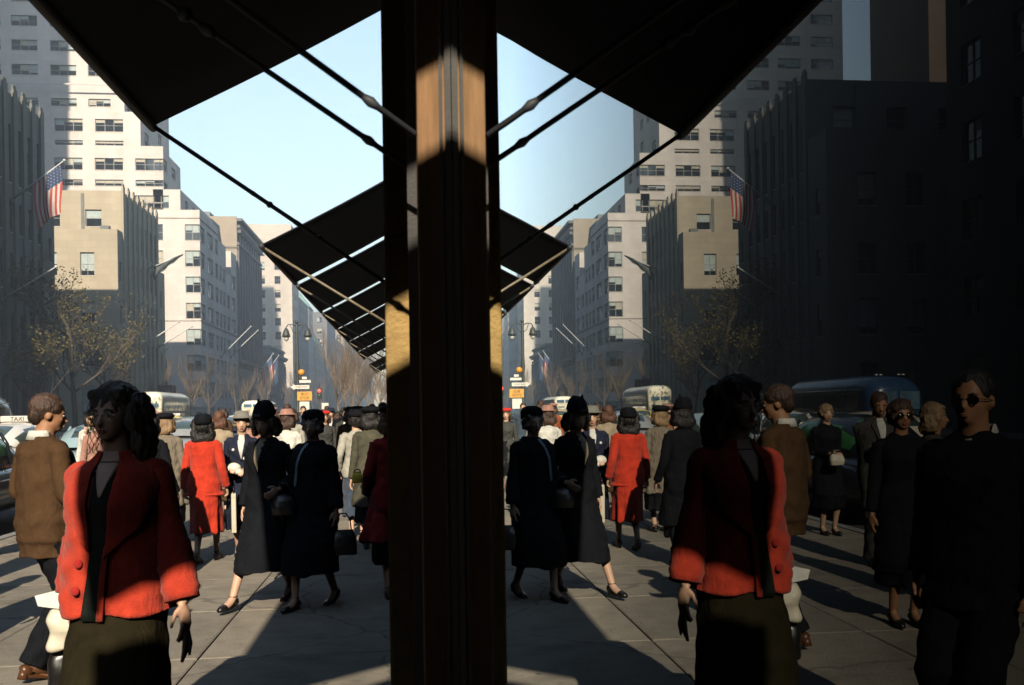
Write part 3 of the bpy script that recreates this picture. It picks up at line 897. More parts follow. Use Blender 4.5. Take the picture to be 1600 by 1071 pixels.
# ------------------------------------------------------------------ trees
M_BARK = mat('tree_bark', (.13, .10, .07), .95, .25, 10, .5, 40)
M_BARK2 = mat('pale_tree_bark', (.24, .17, .11), .95, .25, 10, .5, 40)
M_LEAF = mat('autumn_leaves', (.13, .105, .03), .8, .3, 2.5)
M_LEAF2 = mat('faded_leaves', (.24, .15, .07), .8, .3, 2.5)
def make_tree(seed, h, levels, spread, leafy, bark, leaf=M_LEAF, upright=.5, rad=.16):
    r = random.Random(seed)
    tr = MB(); br = MB(); lf = MB()
    trunk = [Vector((0, 0, 0))]
    p = Vector((0, 0, 0)); d = Vector((0, 0, 1))
    for k in range(7):
        p = p + d * (h * .5 / 7); d = (d + Vector((r.uniform(-.08, .08), r.uniform(-.08, .08), 0))).normalized()
        trunk.append(p.copy())
    tr.tube(trunk, [rad * (1.25 if i == 0 else 1 - .07 * i) for i in range(8)], 9)
    def leafpatch(q, n, s):
        for _ in range(n):
            c = q + Vector((r.gauss(0, s), r.gauss(0, s), r.gauss(0, s * .7)))
            a = Vector((r.uniform(-1, 1), r.uniform(-1, 1), r.uniform(-1, 1))).normalized()
            e = a.orthogonal().normalized(); f = a.cross(e)
            z = r.uniform(.07, .14)
            lf.add([c - e * z, c + f * z * .6, c + e * z, c - f * z * .6], [(0, 1, 2, 3)])
    def grow(p, d, L, rd, lv):
        pts = [p.copy()]; q = p.copy(); dd = d.copy()
        for k in range(3):
            q = q + dd * (L / 3)
            dd = (dd + Vector((r.uniform(-.22, .22), r.uniform(-.22, .22), r.uniform(-.08, .2)))).normalized()
            pts.append(q.copy())
        br.tube(pts, [rd, rd * .85, rd * .7, rd * .5], 5 if lv > 1 else 3, caps=False)
        if lv == 0:
            if leafy: leafpatch(q, leafy, L * .26)
            return
        nb = 4 if lv > 1 else 3
        for k in range(nb):
            t0 = pts[1 + (k % 3)]
            nd = (dd + Vector((r.uniform(-1, 1), r.uniform(-1, 1), r.uniform(-.2, .6))) * spread + Vector((0, 0, upright * .4))).normalized()
            grow(t0, nd, L * r.uniform(.55, .8), rd * .55, lv - 1)
    for k in range(7):
        i = 3 + k % 5
        an = 2 * PI * k / 7 + r.uniform(-.4, .4)
        nd = Vector((math.cos(an), math.sin(an), upright + r.uniform(.2, .8))).normalized()
        grow(trunk[min(7, i)], nd, h * r.uniform(.2, .3), rad * .45, levels)
    out = [('trunk', tr.mesh('trunk', bark, True)), ('branches', br.mesh('branches', bark, True))]
    if leafy: out.append(('crown', lf.mesh('crown', leaf)))
    return out
def tree(meshes, label, loc, rz=0, sc=1.0, group=None):
    t = thing('street_tree', label, 'tree', loc, rz, group)
    t.scale = (sc, sc, sc)
    for n, me in meshes:
        o = inst(n, me, t)
        if n != 'trunk': o['kind'] = 'stuff'
    return t
T_leafy = make_tree(3, 15.5, 3, .75, 9, M_BARK, M_LEAF, .5, .22)
T_thin = make_tree(8, 10.5, 3, .7, 5, M_BARK, M_LEAF, .7, .14)
T_bare1 = make_tree(21, 11, 3, .55, 0, M_BARK, None, .8, .13)
T_bare2 = make_tree(34, 10, 3, .6, 0, M_BARK2, None, .9, .13)
T_bare3 = make_tree(55, 12, 3, .45, 0, M_BARK2, None, 1.1, .13)
tree(T_leafy, 'tall tree with thin yellow leaves before the tan block', (-25.8, 77.5, -.02))
tree(T_thin, 'smaller dark tree with few leaves right of the tall yellow tree', (-25.9, 86.5, -.02), 1.2)
tree(T_thin, 'dark thin tree low at the left edge before the nearest dark block', (-25.9, 69.5, -.02), 2.5, .85)
tree(T_bare2, 'bare tree before the corner of the white tower', (-25.9, 117, -.02), .5, .95)
tree(T_bare1, 'bare tree before the side wall of the white tower', (-25.9, 128, -.02), 1.9, .9)
tree(T_bare2, 'bare tree right of the slim black lamp, below the white tower', (-25.9, 104, -.02), 2.9, .8)
for k, (y, sc_, me, s) in enumerate([(148, .9, T_bare1, 1), (160, .95, T_bare2, 2), (176, .9, T_bare3, 3), (205, 1.0, T_bare2, 4), (228, 1.0, T_bare3, 5), (262, 1.1, T_bare1, 6), (285, 1.1, T_bare3, 7)]):
    tree(me, ['first', 'second', 'third', 'fourth', 'fifth', 'sixth', 'farthest'][k] + ' of the distant bare trees along the far kerb beyond the white tower corner', (-26, y, -.02), s * 1.3, sc_, 'bare trees along the far kerb')
rt = [(66, .62, T_bare2), (84, .8, T_bare3), (93, .85, T_bare2), (103, .95, T_bare3), (112, .9, T_bare1), (124, 1.05, T_bare3), (141, 1.1, T_bare2), (160, 1.2, T_bare3), (185, 1.2, T_bare2), (215, 1.3, T_bare3), (250, 1.4, T_bare2)]
for k, (y, sc_, me) in enumerate(rt[1:]):
    tree(me, ['nearest', 'second', 'third', 'fourth', 'fifth', 'sixth', 'seventh', 'eighth', 'ninth', 'farthest'][k] + ' bare brown tree in the row along our kerb beyond the traffic light', (-6.1 + .25 * math.sin(k * 3), y, -.02), k * 1.7, sc_, 'bare trees along our kerb')

# ------------------------------------------------------------------ vehicles
M_TYRE = mat('tyre_rubber', (.02, .02, .02), .85)
M_CHR = mat('chrome', (.6, .6, .6), .12, .05, 3, metal=1.0)
M_CGL = mat('car_glass', (.05, .075, .065), .04, .2, 2, spec=.9)
M_CGLG = mat('green_car_glass', (.05, .20, .07), .15, .3, 2)
def carpaint(n, c, rough=.25): return mat(n, c, rough, .04, 4, coat=.5)
P_BLACK = carpaint('black_car_paint', (.012, .014, .02)); P_LBLUE = carpaint('light_blue_car_paint', (.30, .42, .46)); P_CREAM = carpaint('cream_car_paint', (.72, .64, .50))
P_WHITE = carpaint('white_car_paint', (.72, .70, .66)); P_YEL = carpaint('yellow_taxi_paint', (.72, .50, .08)); P_GRN = carpaint('dark_green_car_paint', (.03, .09, .06)); P_GREY = carpaint('grey_car_paint', (.28, .29, .30))
def sup(rx, z0, z1, y, n=20, p=3.2, cx=0):
    out = []
    cz = (z0 + z1) / 2; rz_ = (z1 - z0) / 2
    for k in range(n):
        th = 2 * PI * k / n
        c, s_ = math.cos(th), math.sin(th)
        out.append((cx + rx * math.copysign(abs(c) ** (2 / p), c), y, cz + rz_ * math.copysign(abs(s_) ** (2 / p), s_)))
    return out
def sedan(label, loc, rz, paint, glass=M_CGL, taxi=False, group=None):
    t = thing('parked_car', label, 'car', loc, rz, group)
    b = MB()
    st = [(-2.5, .55, .45, .72), (-2.42, .78, .34, .86), (-2.1, .84, .27, .96), (-1.4, .87, .25, 1.02), (-.4, .88, .25, 1.03), (.7, .88, .25, 1.04), (1.3, .80, .26, 1.06), (1.9, .66, .28, 1.02), (2.25, .56, .32, .94), (2.4, .42, .4, .82)]
    b.rings([sup(w, z0, z1, y) for y, w, z0, z1 in st])
    for sx in (-1, 1):   # swelling wings
        b.rings([sup(.17 * s_, .34, .34 + h, y, 12, 2.5, sx * x) for y, s_, h, x in ((.75, .4, .45, .80), (1.0, .9, .56, .80), (1.45, 1.15, .62, .77), (1.9, 1.1, .58, .74), (2.25, .9, .46, .70), (2.42, .5, .3, .68))])
        b.rings([sup(.15 * s_, .32, .32 + h, y, 12, 2.5, sx * x) for y, s_, h, x in ((-2.4, .5, .3, .74), (-2.1, 1.0, .5, .8), (-1.55, 1.15, .58, .82), (-1.1, .9, .5, .82), (-.8, .4, .4, .82))])
    b.build('body', paint, t, True)
    cab = [(-1.75, .50, .98, 1.06), (-1.55, .60, .96, 1.26), (-1.1, .68, .95, 1.48), (-.4, .70, .95, 1.56), (.3, .69, .95, 1.55), (.62, .67, .95, 1.46), (.98, .64, .96, 1.14), (1.08, .60, .97, 1.05)]
    b = MB()
    n = 24
    rgs = []
    for y, w, z0, z1 in cab:
        ring = []
        for k in range(n):
            a = k / (n - 1)
            # arch from left sill over the roof to right sill
            th = PI * (1 - a)
            c, s_ = math.cos(th), math.sin(th)
            ring.append((w * math.copysign(abs(c) ** .62, c) * (1.08 - .2 * s_), y, z0 + (z1 - z0) * abs(s_) ** .62))
        rgs.append(ring)
    vs = [p for r_ in rgs for p in r_]; fs = []; mi = []
    for i in range(len(rgs) - 1):
        for k in range(n - 1):
            fs.append((i * n + k, i * n + k + 1, (i + 1) * n + k + 1, (i + 1) * n + k))
            zc = sum(vs[v][2] for v in fs[-1]) / 4; top = (cab[i][3] + cab[i + 1][3]) / 2
            side_g = 1.07 < zc < top - .12 and i in (1, 2, 3, 4) and (k < 8 or k > n - 10)
            ws = i in (5,) and 4 < k < n - 6
            rw = i in (1,) and 8 < k < n - 10
            mi.append(1 if (side_g or ws or rw) else 0)
    b.v = vs; b.f = fs; b.m = mi
    b.build('cabin', [paint, glass], t, True)
    b = MB()
    for sx in (-1, 1):
        for y in (-.55, .30): b.tube([(sx * .745, y, 1.0), (sx * .70, y, 1.3), (sx * .60, y, 1.47)], .028, 6)
    b.build('door_pillar', paint, t, True)
    for sx in (-1, 1):
        for y in (-1.5, 1.55):
            MB().tube([(sx * .66, y, .33), (sx * .84, y, .33)], .34, 20).build('tyre', M_TYRE, t, True)
            MB().tube([(sx * .80, y, .33), (sx * .86, y, .33), (sx * .875, y, .33)], [.19, .17, .05], 16).build('hubcap', M_CHR, t, True)
        MB().ball((sx * .66, 2.42, .70), (.11, .07, .11)).build('headlight', M_CHR, t, True)
        MB().tube([(sx * .89, -1.0, .78), (sx * .905, .6, .80)], .012, 6).build('side_trim', M_CHR, t, True)
        MB().tube([(sx * .90, -.35, .93), (sx * .90, -.2, .93)], .016, 6).build('door_handle', M_CHR, t, True)
    for y, s_ in ((2.56, 1), (-2.58, -1)):
        MB().tube([(-.85, y - .16 * s_, .45), (-.6, y, .45), (.6, y, .45), (.85, y - .16 * s_, .45)], .065, 8).build('bumper', M_CHR, t, True)
    g = MB()
    for k in range(5): g.box(-.32 + .03 * k, .32 - .03 * k, 2.36, 2.47, .42 + k * .07, .45 + k * .07)
    g.build('grille', M_CHR, t)
    if taxi:
        s_ = bevel(MB().box(-.42, .42, -.1, .1, 1.56, 1.72).build('roof_sign', M_WHT, t), .03)
        lettering('TAXI', .15, M_BLK, s_, (0, -.105, 1.64))
        lettering('TAXI', .15, M_BLK, s_, (0, .105, 1.64), PI)
    return t
PI_ = PI
sedan('black rounded sedan parked at our kerb at the left edge', (-6.75, 14.9, -.13), 0, P_BLACK, M_CGLG)
sedan('pale blue rounded sedan parked at the kerb beyond the brown-suited man', (-6.7, 22.2, -.13), 0, P_LBLUE)
sedan('white taxi with roof sign passing behind the black sedan', (-9.9, 25.6, -.13), 0, P_WHITE, taxi=True)
sedan('cream sedan seen mostly in the window reflection', (-9.6, 19.6, -.13), 0.0, P_CREAM)
sedan('yellow taxi below the nearer double-decker bus', (-14.5, 61, -.13), PI, P_YEL, taxi=True)
sedan('dark green sedan beyond the crowd', (-9.8, 44, -.13), PI, P_GRN)
sedan('white sedan beyond the hatted woman in navy', (-10.2, 58, -.13), PI, P_WHITE)
sedan('yellow taxi near the farther bus', (-11.0, 72, -.13), PI, P_YEL, taxi=True)
sedan('grey sedan parked at our kerb behind the crowd', (-6.8, 31, -.13), 0, P_GREY)
sedan('black sedan parked farther along our kerb', (-6.8, 38, -.13), 0, P_BLACK)
sedan('cream sedan far up the avenue in the middle lane', (-13.5, 92, -.13), PI, P_CREAM)
sedan('black sedan far up the avenue near the farther bus', (-10.4, 98, -.13), PI, P_BLACK)

M_BUSC = carpaint('cream_bus_paint', (.88, .82, .62), .45); M_BUSG = carpaint('olive_bus_paint', (.42, .42, .26), .5)
M_BGL = mat('bus_glass', (.10, .19, .26), .08, .3, 2, spec=.9)
M_BGD = mat('dark_bus_glass', (.035, .035, .03), .1, .5, 6)
M_PAX = mat('passenger_clothes', (.55, .42, .36), .8, .5, 9)
def bus(label, loc, rz, W=2.4, L=10.5, H=3.35):
    t = thing('double_decker_bus', label, 'bus', loc, rz)   # front faces local -y
    hw = W / 2
    def ring(y, s_, H_=H, zb=.32):
        pts = [(-hw * s_, y, zb), (-hw * s_, y, H_ - .62)]
        for k in range(1, 10):
            a = PI - PI * k / 10
            pts.append((hw * s_ * math.copysign(abs(math.cos(a)) ** .75, math.cos(a)), y, H_ - .62 + .62 * abs(math.sin(a)) ** .8))
        pts += [(hw * s_, y, H_ - .62), (hw * s_, y, zb)]
        return pts
    b = MB()
    b.rings([ring(-.02, .90, H - .22), ring(.05, .97, H - .1), ring(.3, 1.0, H - .02), ring(1.2, 1, H), ring(L - 1.4, 1, H - .02), ring(L - .35, 1, H - .12), ring(L - .05, .96, H - .3), ring(L, .9, H - .4)])
    b.build('body', M_BUSC, t, True)
    for s_ in (-1, 1):
        x = s_ * (hw + .012)
        MB().box(min(x, x - s_ * .01), max(x, x - s_ * .01), .5, L - .5, 1.42, 1.72).build('side_band', M_BUSG, t)
        n = 9; p = (L - 1.2) / n
        for k in range(n):
            f = MB(); f.box(x - .012, x + .012, .55 + k * p + .05, .55 + (k + 1) * p - .05, 1.95, 2.66)
            w_ = f.build('upper_window', M_BGD, t)
            if k % 3 != 2:
                q = MB(); yy = .55 + (k + .5) * p + .1 * math.sin(k * 5)
                q.ball((x + s_ * .002, yy, 2.26), (.02, .11, .13)); q.ball((x + s_ * .002, yy, 2.06), (.02, .2, .12))
                q.build('passenger', M_PAX if k % 2 else M_WHT, w_, True)
            f = MB(); f.box(x - .012, x + .012, .55 + k * p + .05, .55 + (k + 1) * p - .05, .98, 1.36)
            f.build('lower_window', M_BGL, t)
        for y in (1.7, L - 2.4):
            MB().tube([(s_ * (hw - .3), y, .46), (s_ * (hw + .02), y, .46)], .46, 20).build('tyre', M_TYRE, t, True)
    for s_ in (-1, 1):
        x0, x1 = sorted((s_ * .06, s_ * (hw - .28)))
        bevel(MB().box(x0, x1, -.05, .12, 2.25, 2.62).build('front_upper_window', M_BGL, t), .02)
        bevel(MB().box(x0, x1, -.05, .12, 1.02, 1.5).build('windscreen', M_BGL, t), .02)
        MB().ball((s_ * (hw - .35), -.03, .72), (.13, .06, .13)).build('headlight', M_CHR, t, True)
    MB().box(-.62, -.22, -.055, .0, 1.68, 2.0).build('route_board', mat('faded_red_board', (.55, .25, .18), .6), t)
    MB().box(.05, .85, -.055, .0, 1.66, 1.84).build('destination_board', M_BLK, t)
    for z in (1.6, 2.12): MB().box(-hw * .93, hw * .93, -.045, .0, z, z + .035).build('front_trim', M_BUSG, t)
    MB().tube([(-hw, -.06, .5), (hw, -.06, .5)], .07, 8).build('bumper', M_CHR, t, True)
    return t
bus('nearer cream double-decker bus above the crowd, passengers at its upper windows', (-23.05, 88, -.13), 0, 2.3, 11, 3.7)
bus('farther cream double-decker bus seen head-on above the hatted woman', (-17.6, 110, -.13), R(-1), 2.45, 10.5, 3.05)
# streamlined coach, mostly seen in the reflection
M_COA = carpaint('blue_coach_paint', (.02, .06, .14), .25)
t = thing('motor_coach', 'streamlined dark blue coach with chrome trim at the far left edge', 'coach', (-20.2, 38.5, -.13))
b = MB()
b.rings([sup(w, .3, h, y, 24, 3.4) for y, w, h in ((0, .9, 2.3), (.12, 1.15, 2.6), (.6, 1.24, 2.85), (2, 1.25, 2.95), (8.2, 1.25, 2.95), (9.6, 1.22, 2.7), (10.3, 1.1, 2.3), (10.5, .8, 1.9))])
b.build('body', M_COA, t, True)
for s_ in (-1, 1):
    x = s_ * 1.245
    for k in range(7):
        bevel(MB().box(x - .02, x + .02, 1.0 + k * 1.15, 1.0 + k * 1.15 + .98, 1.5, 2.15).build('side_window', M_BGD, t), .02)
    for z in (.8, 1.05, 1.3, 2.3): MB().tube([(x, .6, z), (x * 1.005, 9.4, z)], .03, 6).build('chrome_strip', M_CHR, t, True)
    for y in (2, 8): MB().tube([(s_ * .9, y, .46), (s_ * 1.2, y, .46)], .46, 20).build('tyre', M_TYRE, t, True)
    for k in (0, 1): MB().ball((s_ * .5 + .2 * k, .45, 2.92), (.07, .07, .04)).build('clearance_light', M_WHT, t, True)
    MB().box(min(s_ * .08, s_ * .95), max(s_ * .08, s_ * .95), -.06, .2, 1.45, 2.2).build('windscreen', M_BGL, t)
    MB().ball((s_ * .75, -.02, .8), (.14, .08, .14)).build('headlight', M_CHR, t, True)
MB().box(-.9, .9, -.05, .06, .9, 1.2).build('grille', M_CHR, t)
# ------------------------------------------------------------------ people
M_SKIN = mat('skin_fair', (.62, .38, .26), .5, .06, 12, .05, 200, spec=.4)
M_SKIN2 = mat('skin_tanned', (.40, .20, .11), .5, .06, 12, .05, 200, spec=.4)
M_STOCK = mat('skin_stocking', (.42, .25, .16), .45, .05, 12)
M_LIPS = mat('lipstick', (.35, .04, .04), .4)
M_EYE = mat('eye_white', (.6, .58, .55), .2, .02); M_IRIS = mat('eye_iris', (.03, .02, .015), .15, .02)
def hairm(n, c): return mat(n, c, .55, .35, 10, .6, 90, stretch=(1, 1, .35))
H_BLACK = hairm('hair_black', (.012, .010, .009)); H_BROWN = hairm('hair_brown', (.06, .03, .018)); H_BLOND = hairm('hair_blond', (.30, .19, .10)); H_GREY = hairm('hair_grey', (.22, .21, .20)); H_AUB = hairm('hair_auburn', (.12, .05, .025))
def cloth(n, c, r=.9, var=.12, sc=14, weave=170, bump=.35, **k): return mat(n, c, r, var, sc, bump, weave, crease=.55, sheen=.12 if max(c) > .1 else 0, spec=.12, **k)
C_RED = cloth('red_wool', (.56, .045, .02)); C_REDC = cloth('coral_red_wool', (.50, .05, .025)); C_REDD = cloth('deep_red_wool', (.40, .025, .02))
C_BROWN = cloth('brown_wool', (.085, .046, .022)); C_BLACK = cloth('black_wool', (.009, .010, .013)); C_NAVY = cloth('navy_wool', (.022, .026, .048))
C_GREY = cloth('grey_wool', (.22, .21, .185)); C_LGREY = cloth('pale_grey_wool', (.42, .40, .34)); C_TAUPE = cloth('taupe_striped_wool', (.24, .20, .15), stretch=(8, 8, .2), var=.25)
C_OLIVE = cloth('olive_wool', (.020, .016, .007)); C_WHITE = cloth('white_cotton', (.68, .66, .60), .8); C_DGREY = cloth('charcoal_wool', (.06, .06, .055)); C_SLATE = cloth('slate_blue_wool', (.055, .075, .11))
C_RUST = cloth('rust_scarf', (.38, .10, .04)); C_PINK = cloth('pink_brown_felt', (.42, .22, .17)); C_CAP = cloth('bright_red_felt', (.70, .03, .02)); C_DRESS = cloth('black_green_rayon', (.012, .016, .013), .6)
C_BEIGE = cloth('beige_wool', (.40, .32, .22)); C_DGREEN = cloth('dark_olive_tweed', (.09, .085, .06))
M_SHOE = mat('black_leather', (.01, .009, .009), .3, .1, 8); M_SHOEB = mat('brown_leather', (.10, .04, .015), .35, .1, 8)
M_PEARL = mat('pearl', (.75, .70, .62), .25); M_GLSS = mat('spectacle_rim', (.25, .22, .18), .2, metal=.8); M_SUNG = mat('dark_lens', (.01, .01, .01), .1)
M_GLOVE = mat('white_kid_leather', (.72, .68, .58), .6, .06, 12); M_YEL = mat('yellow_glove', (.75, .55, .05), .7)
M_BAGW = mat('cream_bag_leather', (.66, .60, .47), .5, .08, 10); M_ORB = mat('orange_brown_bag', (.50, .20, .05), .5)
M_BTN = mat('ivory_button', (.72, .70, .64), .3)

def remesh(mb, name, mats, voxel=.01, smooth=3, deci=1.0, fn=None):
    me0 = mb.mesh('tmp', mats[0] if isinstance(mats, (list, tuple)) else mats)
    o = bpy.data.objects.new('tmp', me0); COL.objects.link(o)
    m = o.modifiers.new('r', 'REMESH'); m.mode = 'VOXEL'; m.voxel_size = voxel; m.use_smooth_shade = True
    if smooth:
        s = o.modifiers.new('s', 'SMOOTH'); s.iterations = smooth; s.factor = .5
    if deci < 1:
        d = o.modifiers.new('d', 'DECIMATE'); d.ratio = deci
    dg = bpy.context.evaluated_depsgraph_get(); dg.update()
    me = bpy.data.meshes.new_from_object(o.evaluated_get(dg))
    bpy.data.objects.remove(o); bpy.data.meshes.remove(me0)
    me.name = name
    if fn:
        n = len(me.vertices)
        co = np.empty(n * 3); me.vertices.foreach_get('co', co); co = co.reshape(-1, 3)
        no = np.empty(n * 3); me.vertices.foreach_get('normal', no); no = no.reshape(-1, 3)
        co = co + no * fn(co)[:, None]
        me.vertices.foreach_set('co', co.ravel()); me.update()
    me.polygons.foreach_set('use_smooth', [True] * len(me.polygons))
    return me

def ell(cx, cy, z, rx, ry, n=28, p=2.2):
    out = []
    for k in range(n):
        th = 2 * PI * k / n
        c, s_ = math.cos(th), math.sin(th)
        out.append((cx + rx * math.copysign(abs(c) ** (2 / p), c), cy + ry * math.copysign(abs(s_) ** (2 / p), s_), z))
    return out
def ik(a, b, l1, l2, bend):
    a = Vector(a); b = Vector(b); d = b - a; L = min(d.length, (l1 + l2) * .998)
    d.normalize(); b = a + d * L
    x = (l1 * l1 - l2 * l2 + L * L) / (2 * L); h = math.sqrt(max(0, l1 * l1 - x * x))
    bend = Vector(bend); bend = (bend - d * bend.dot(d)).normalized()
    return a + d * x + bend * h, b

def wrinkle(amp=.006, folds=0, famp=.0, z0=0, z1=1, seed=0, flip=False):
    """cloth relief: soft random wrinkles and vertical folds growing from z1 down to z0"""
    r = random.Random(seed); ph = [r.uniform(0, 6.28) for _ in range(8)]
    def fn(co):
        x, y, z = co[:, 0], co[:, 1], co[:, 2]
        d = amp * (np.sin(x * 31 + z * 23 + ph[0] + 2 * np.sin(z * 9 + ph[1])) * np.sin(y * 27 - z * 17 + ph[2]) + .6 * np.sin(z * 60 + 3 * np.sin(x * 12 + ph[3]) + ph[4] + y * 25) * np.sin(x * 14 + y * 17 + ph[5]))
        if folds:
            th = np.arctan2(y, x)
            w = np.clip((z1 - z) / (z1 - z0), 0, 1) ** 1.3
            d = d + famp * w * (np.sin(folds * th + ph[6] + .8 * np.sin(2 * th)) + .4 * np.sin(folds * 1.7 * th + ph[7]))
        return d
    return fn

def hand(mb, wrist, d, palm, side, curl=.35, s=1.0, thick=.0075):
    """five-fingered hand: d = finger direction, palm = palm normal, side = thumb direction"""
    d = Vector(d).normalized(); palm = Vector(palm); palm = (palm - d * palm.dot(d)).normalized()
    th = Vector(side); th = (th - d * th.dot(d) - palm * th.dot(palm)).normalized()
    w = Vector(wrist)
    m = Matrix((th, palm, d)).transposed()
    mb.ball(w + d * .045 * s, (.038 * s, .015 * s, .052 * s), 12, 8, rot=m)
    for i, (off, L) in enumerate(((.027, .070), (.009, .078), (-.009, .073), (-.026, .058))):
        p = w + d * .078 * s + th * off * s
        pts = [p - d * .02 * s, p]
        c = curl * (1 + .12 * i)
        dd = d.copy(); q = p.copy()
        for k in range(3):
            dd = (dd * math.cos(c) + palm * math.sin(c)).normalized()
            q = q + dd * L * s * (.42, .32, .26)[k]; pts.append(q.copy())
        mb.tube(pts, [thick * 1.05, thick * 1.05, thick, thick * .92, thick * .75], 8)
    p = w + d * .02 * s + th * .025 * s
    q1 = p + (th * .75 + d * .65 + palm * .2).normalized() * .035 * s
    q2 = q1 + (d * .9 + th * .25 + palm * .35).normalized() * .030 * s
    q3 = q2 + (d * .9 + palm * .5).normalized() * .024 * s
    mb.tube([p, q1, q2, q3], [thick * 1.4, thick * 1.25, thick * 1.1, thick * .8], 8)

WOM = dict(sw=.158, hipw=.080, top=[(.80, .168, .128, 0), (.90, .170, .125, .0), (.98, .146, .112, 0), (1.05, .124, .098, 0), (1.13, .134, .106, -.005), (1.22, .148, .126, -.016), (1.30, .148, .106, -.003), (1.345, .128, .084, .008), (1.372, .090, .066, .013), (1.405, .056, .055, .015)])
MAN = dict(sw=.195, hipw=.09, top=[(.80, .182, .130, 0), (.90, .185, .135, .0), (.98, .178, .128, 0), (1.06, .178, .125, 0), (1.15, .188, .130, 0), (1.24, .192, .132, -.01), (1.31, .190, .116, 0), (1.355, .160, .088, .008), (1.385, .108, .068, .015), (1.415, .066, .062, .015)])

def person(label, x, y, face, H=1.62, sex='w', pose=None, top=None, bottom=None, hair=None, hat=None, shoes=M_SHOE, skin=M_SKIN,
           voxel=.011, head=(0, 0), group=None, q=1, glasses=None, extras=(), seed=0, name='person', cat='person', lean=0.0, stout=1.0, legs_skin=None):
    """face: heading in degrees, 0 = looks back towards -y. pose: dict la,ra (wrist targets), lf,rf (ankle x,y,lift). R = the person's right (-x)"""
    root = thing(name, label, cat, (x, y, 0), R(face), group)
    B = WOM if sex == 'w' else MAN
    P = dict(la=(.235, -.03, .79), ra=(-.235, -.03, .79), lf=(.075, .0, 0), rf=(-.075, .0, 0), lp=(-1, 0, 0), rp=(1, 0, 0), curl=.35, lpalm=None, rpalm=None)
    P.update(pose or {})
    P_up = .018 if q == 2 else 0
    r = random.Random(seed)
    sw = B['sw'] * (1 + (stout - 1) * .4)
    shz = 1.328
    Hm = Matrix.Translation((0, -.012 + lean, 1.43 + P_up)) @ Matrix.Rotation(R(head[0]), 4, 'Z') @ Matrix.Rotation(R(head[1]), 4, 'X')
    def hp(*p): return Hm @ Vector(p)
    hr = Hm.to_3x3()
    # -------- body: one continuous surface
    b = MB()
    b.rings([ell(0, cy + lean * (z - .8) / .6, z, rx * .80 * stout, ry * .78 * stout) for z, rx, ry, cy in B['top'][:-1]])
    b.ball((0, 0, .87), (.15, .105, .11))
    nk = Vector((0, .01 + lean * .95, 1.37))
    b.tube([nk, Vector(hp(0, .005, -.01)), hp(0, .0, .05)], [.060, .050, .052] if sex == 'w' else [.066, .058, .058], 14)
    b.ball(hp(0, .012, .125), (.072, .092, .092), 18, 12, rot=hr)          # skull
    b.ball(hp(0, -.030, .085), (.058, .056, .080), 16, 12, rot=hr)         # face
    b.ball(hp(0, -.052, .030), (.034, .028, .026), 12, 8, rot=hr)          # jaw, chin
    b.ball(hp(0, -.068, .022), (.016, .014, .013), 10, 8, rot=hr)
    b.ball(hp(0, -.070, .122), (.046, .014, .010), 12, 8, rot=hr)          # brow
    for sx in (-1, 1):
        b.ball(hp(sx * .031, -.062, .082), (.018, .016, .018), 10, 8, rot=hr)
        b.ball(hp(sx * .074, .008, .092), (.008, .018, .030), 10, 8, rot=hr)
    b.tube([hp(0, -.078, .118), hp(0, -.092, .092), hp(0, -.104, .074), hp(0, -.084, .064)], [.007, .009, .0125, .008], 8)
    b.ball(hp(0, -.083, .046), (.019, .009, .008), 10, 6, rot=hr)
    J = {}
    for sx, k, pk in ((1, 'la', 'lpalm'), (-1, 'ra', 'rpalm')):
        S = Vector((sx * (sw - .01), .01 + lean * .9, shz)); T = Vector(P[k])
        bend = Vector((sx * .28, 1.0, -.25))
        E_, W_ = ik(S, T, .275, .245, bend)
        J[k] = (S, E_, W_)
        b.tube([S, S.lerp(E_, .5), E_, E_.lerp(W_, .35), W_], [.050, .044, .036, .036, .024], 10)
        d = (W_ - E_).normalized()
        pal = Vector(P[pk]) if P[pk] else Vector((-sx, .25, 0))
        sd = Vector((0, -1, 0)) if abs(d.z) > .5 else Vector((0, 0, 1))
        hand(b, W_, d, pal, sd, P['curl'], 1.0, .0095 if q < 2 else .0082)
    for sx, k in ((1, 'lf'), (-1, 'rf')):
        fx, fy, lift = P[k][:3]
        Hh = Vector((sx * B['hipw'], 0, .86)); A = Vector((fx, fy, .095 + lift))
        K, A = ik(Hh, A, .415, .40, (0.05 * sx, -1, 0))
        J[k] = (Hh, K, A)
        b.tube([Hh, Hh.lerp(K, .5), K + (Hh - K) * .12, K, K.lerp(A, .30) + Vector((0, .018, 0)), K.lerp(A, .6) + Vector((0, .01, 0)), A], [.085, .070, .054, .050, .052, .038, .030], 12)
        pitch_ = P[k][3] if len(P[k]) > 3 else 0
        fr = Matrix.Rotation(R(pitch_), 3, 'X')
        b.tube([A + Vector((0, .015, 0)), A + fr @ Vector((0, -.05, -.045)), A + fr @ Vector((0, -.12, -.066)), A + fr @ Vector((0, -.16, -.07))], [.030, .032, .030, .018], 10)
        J[k + 'r'] = fr
    b.v = [tuple(p) for p in b.v]
    me = remesh(b, 'body', skin, voxel, 2, .55 if q < 2 else .8)
    body = inst('body', me, root)
    # darker stockinged legs would be a second skin: same mesh, no extra
    def leg_y(z):
        lo, hi = 9, -9
        for k in ('lf', 'rf'):
            for (a, c), rr_ in (((J[k][0], J[k][1]), (.088, .066)), ((J[k][1], J[k][2]), (.066, .050))):
                if min(a.z, c.z) - .03 <= z <= max(a.z, c.z) + .03:
                    f = min(1, max(0, (a.z - z) / max(1e-4, a.z - c.z))); yy = a.y + (c.y - a.y) * f; w_ = rr_[0] + (rr_[1] - rr_[0]) * f
                    lo = min(lo, yy - w_); hi = max(hi, yy + w_)
        return lo, hi
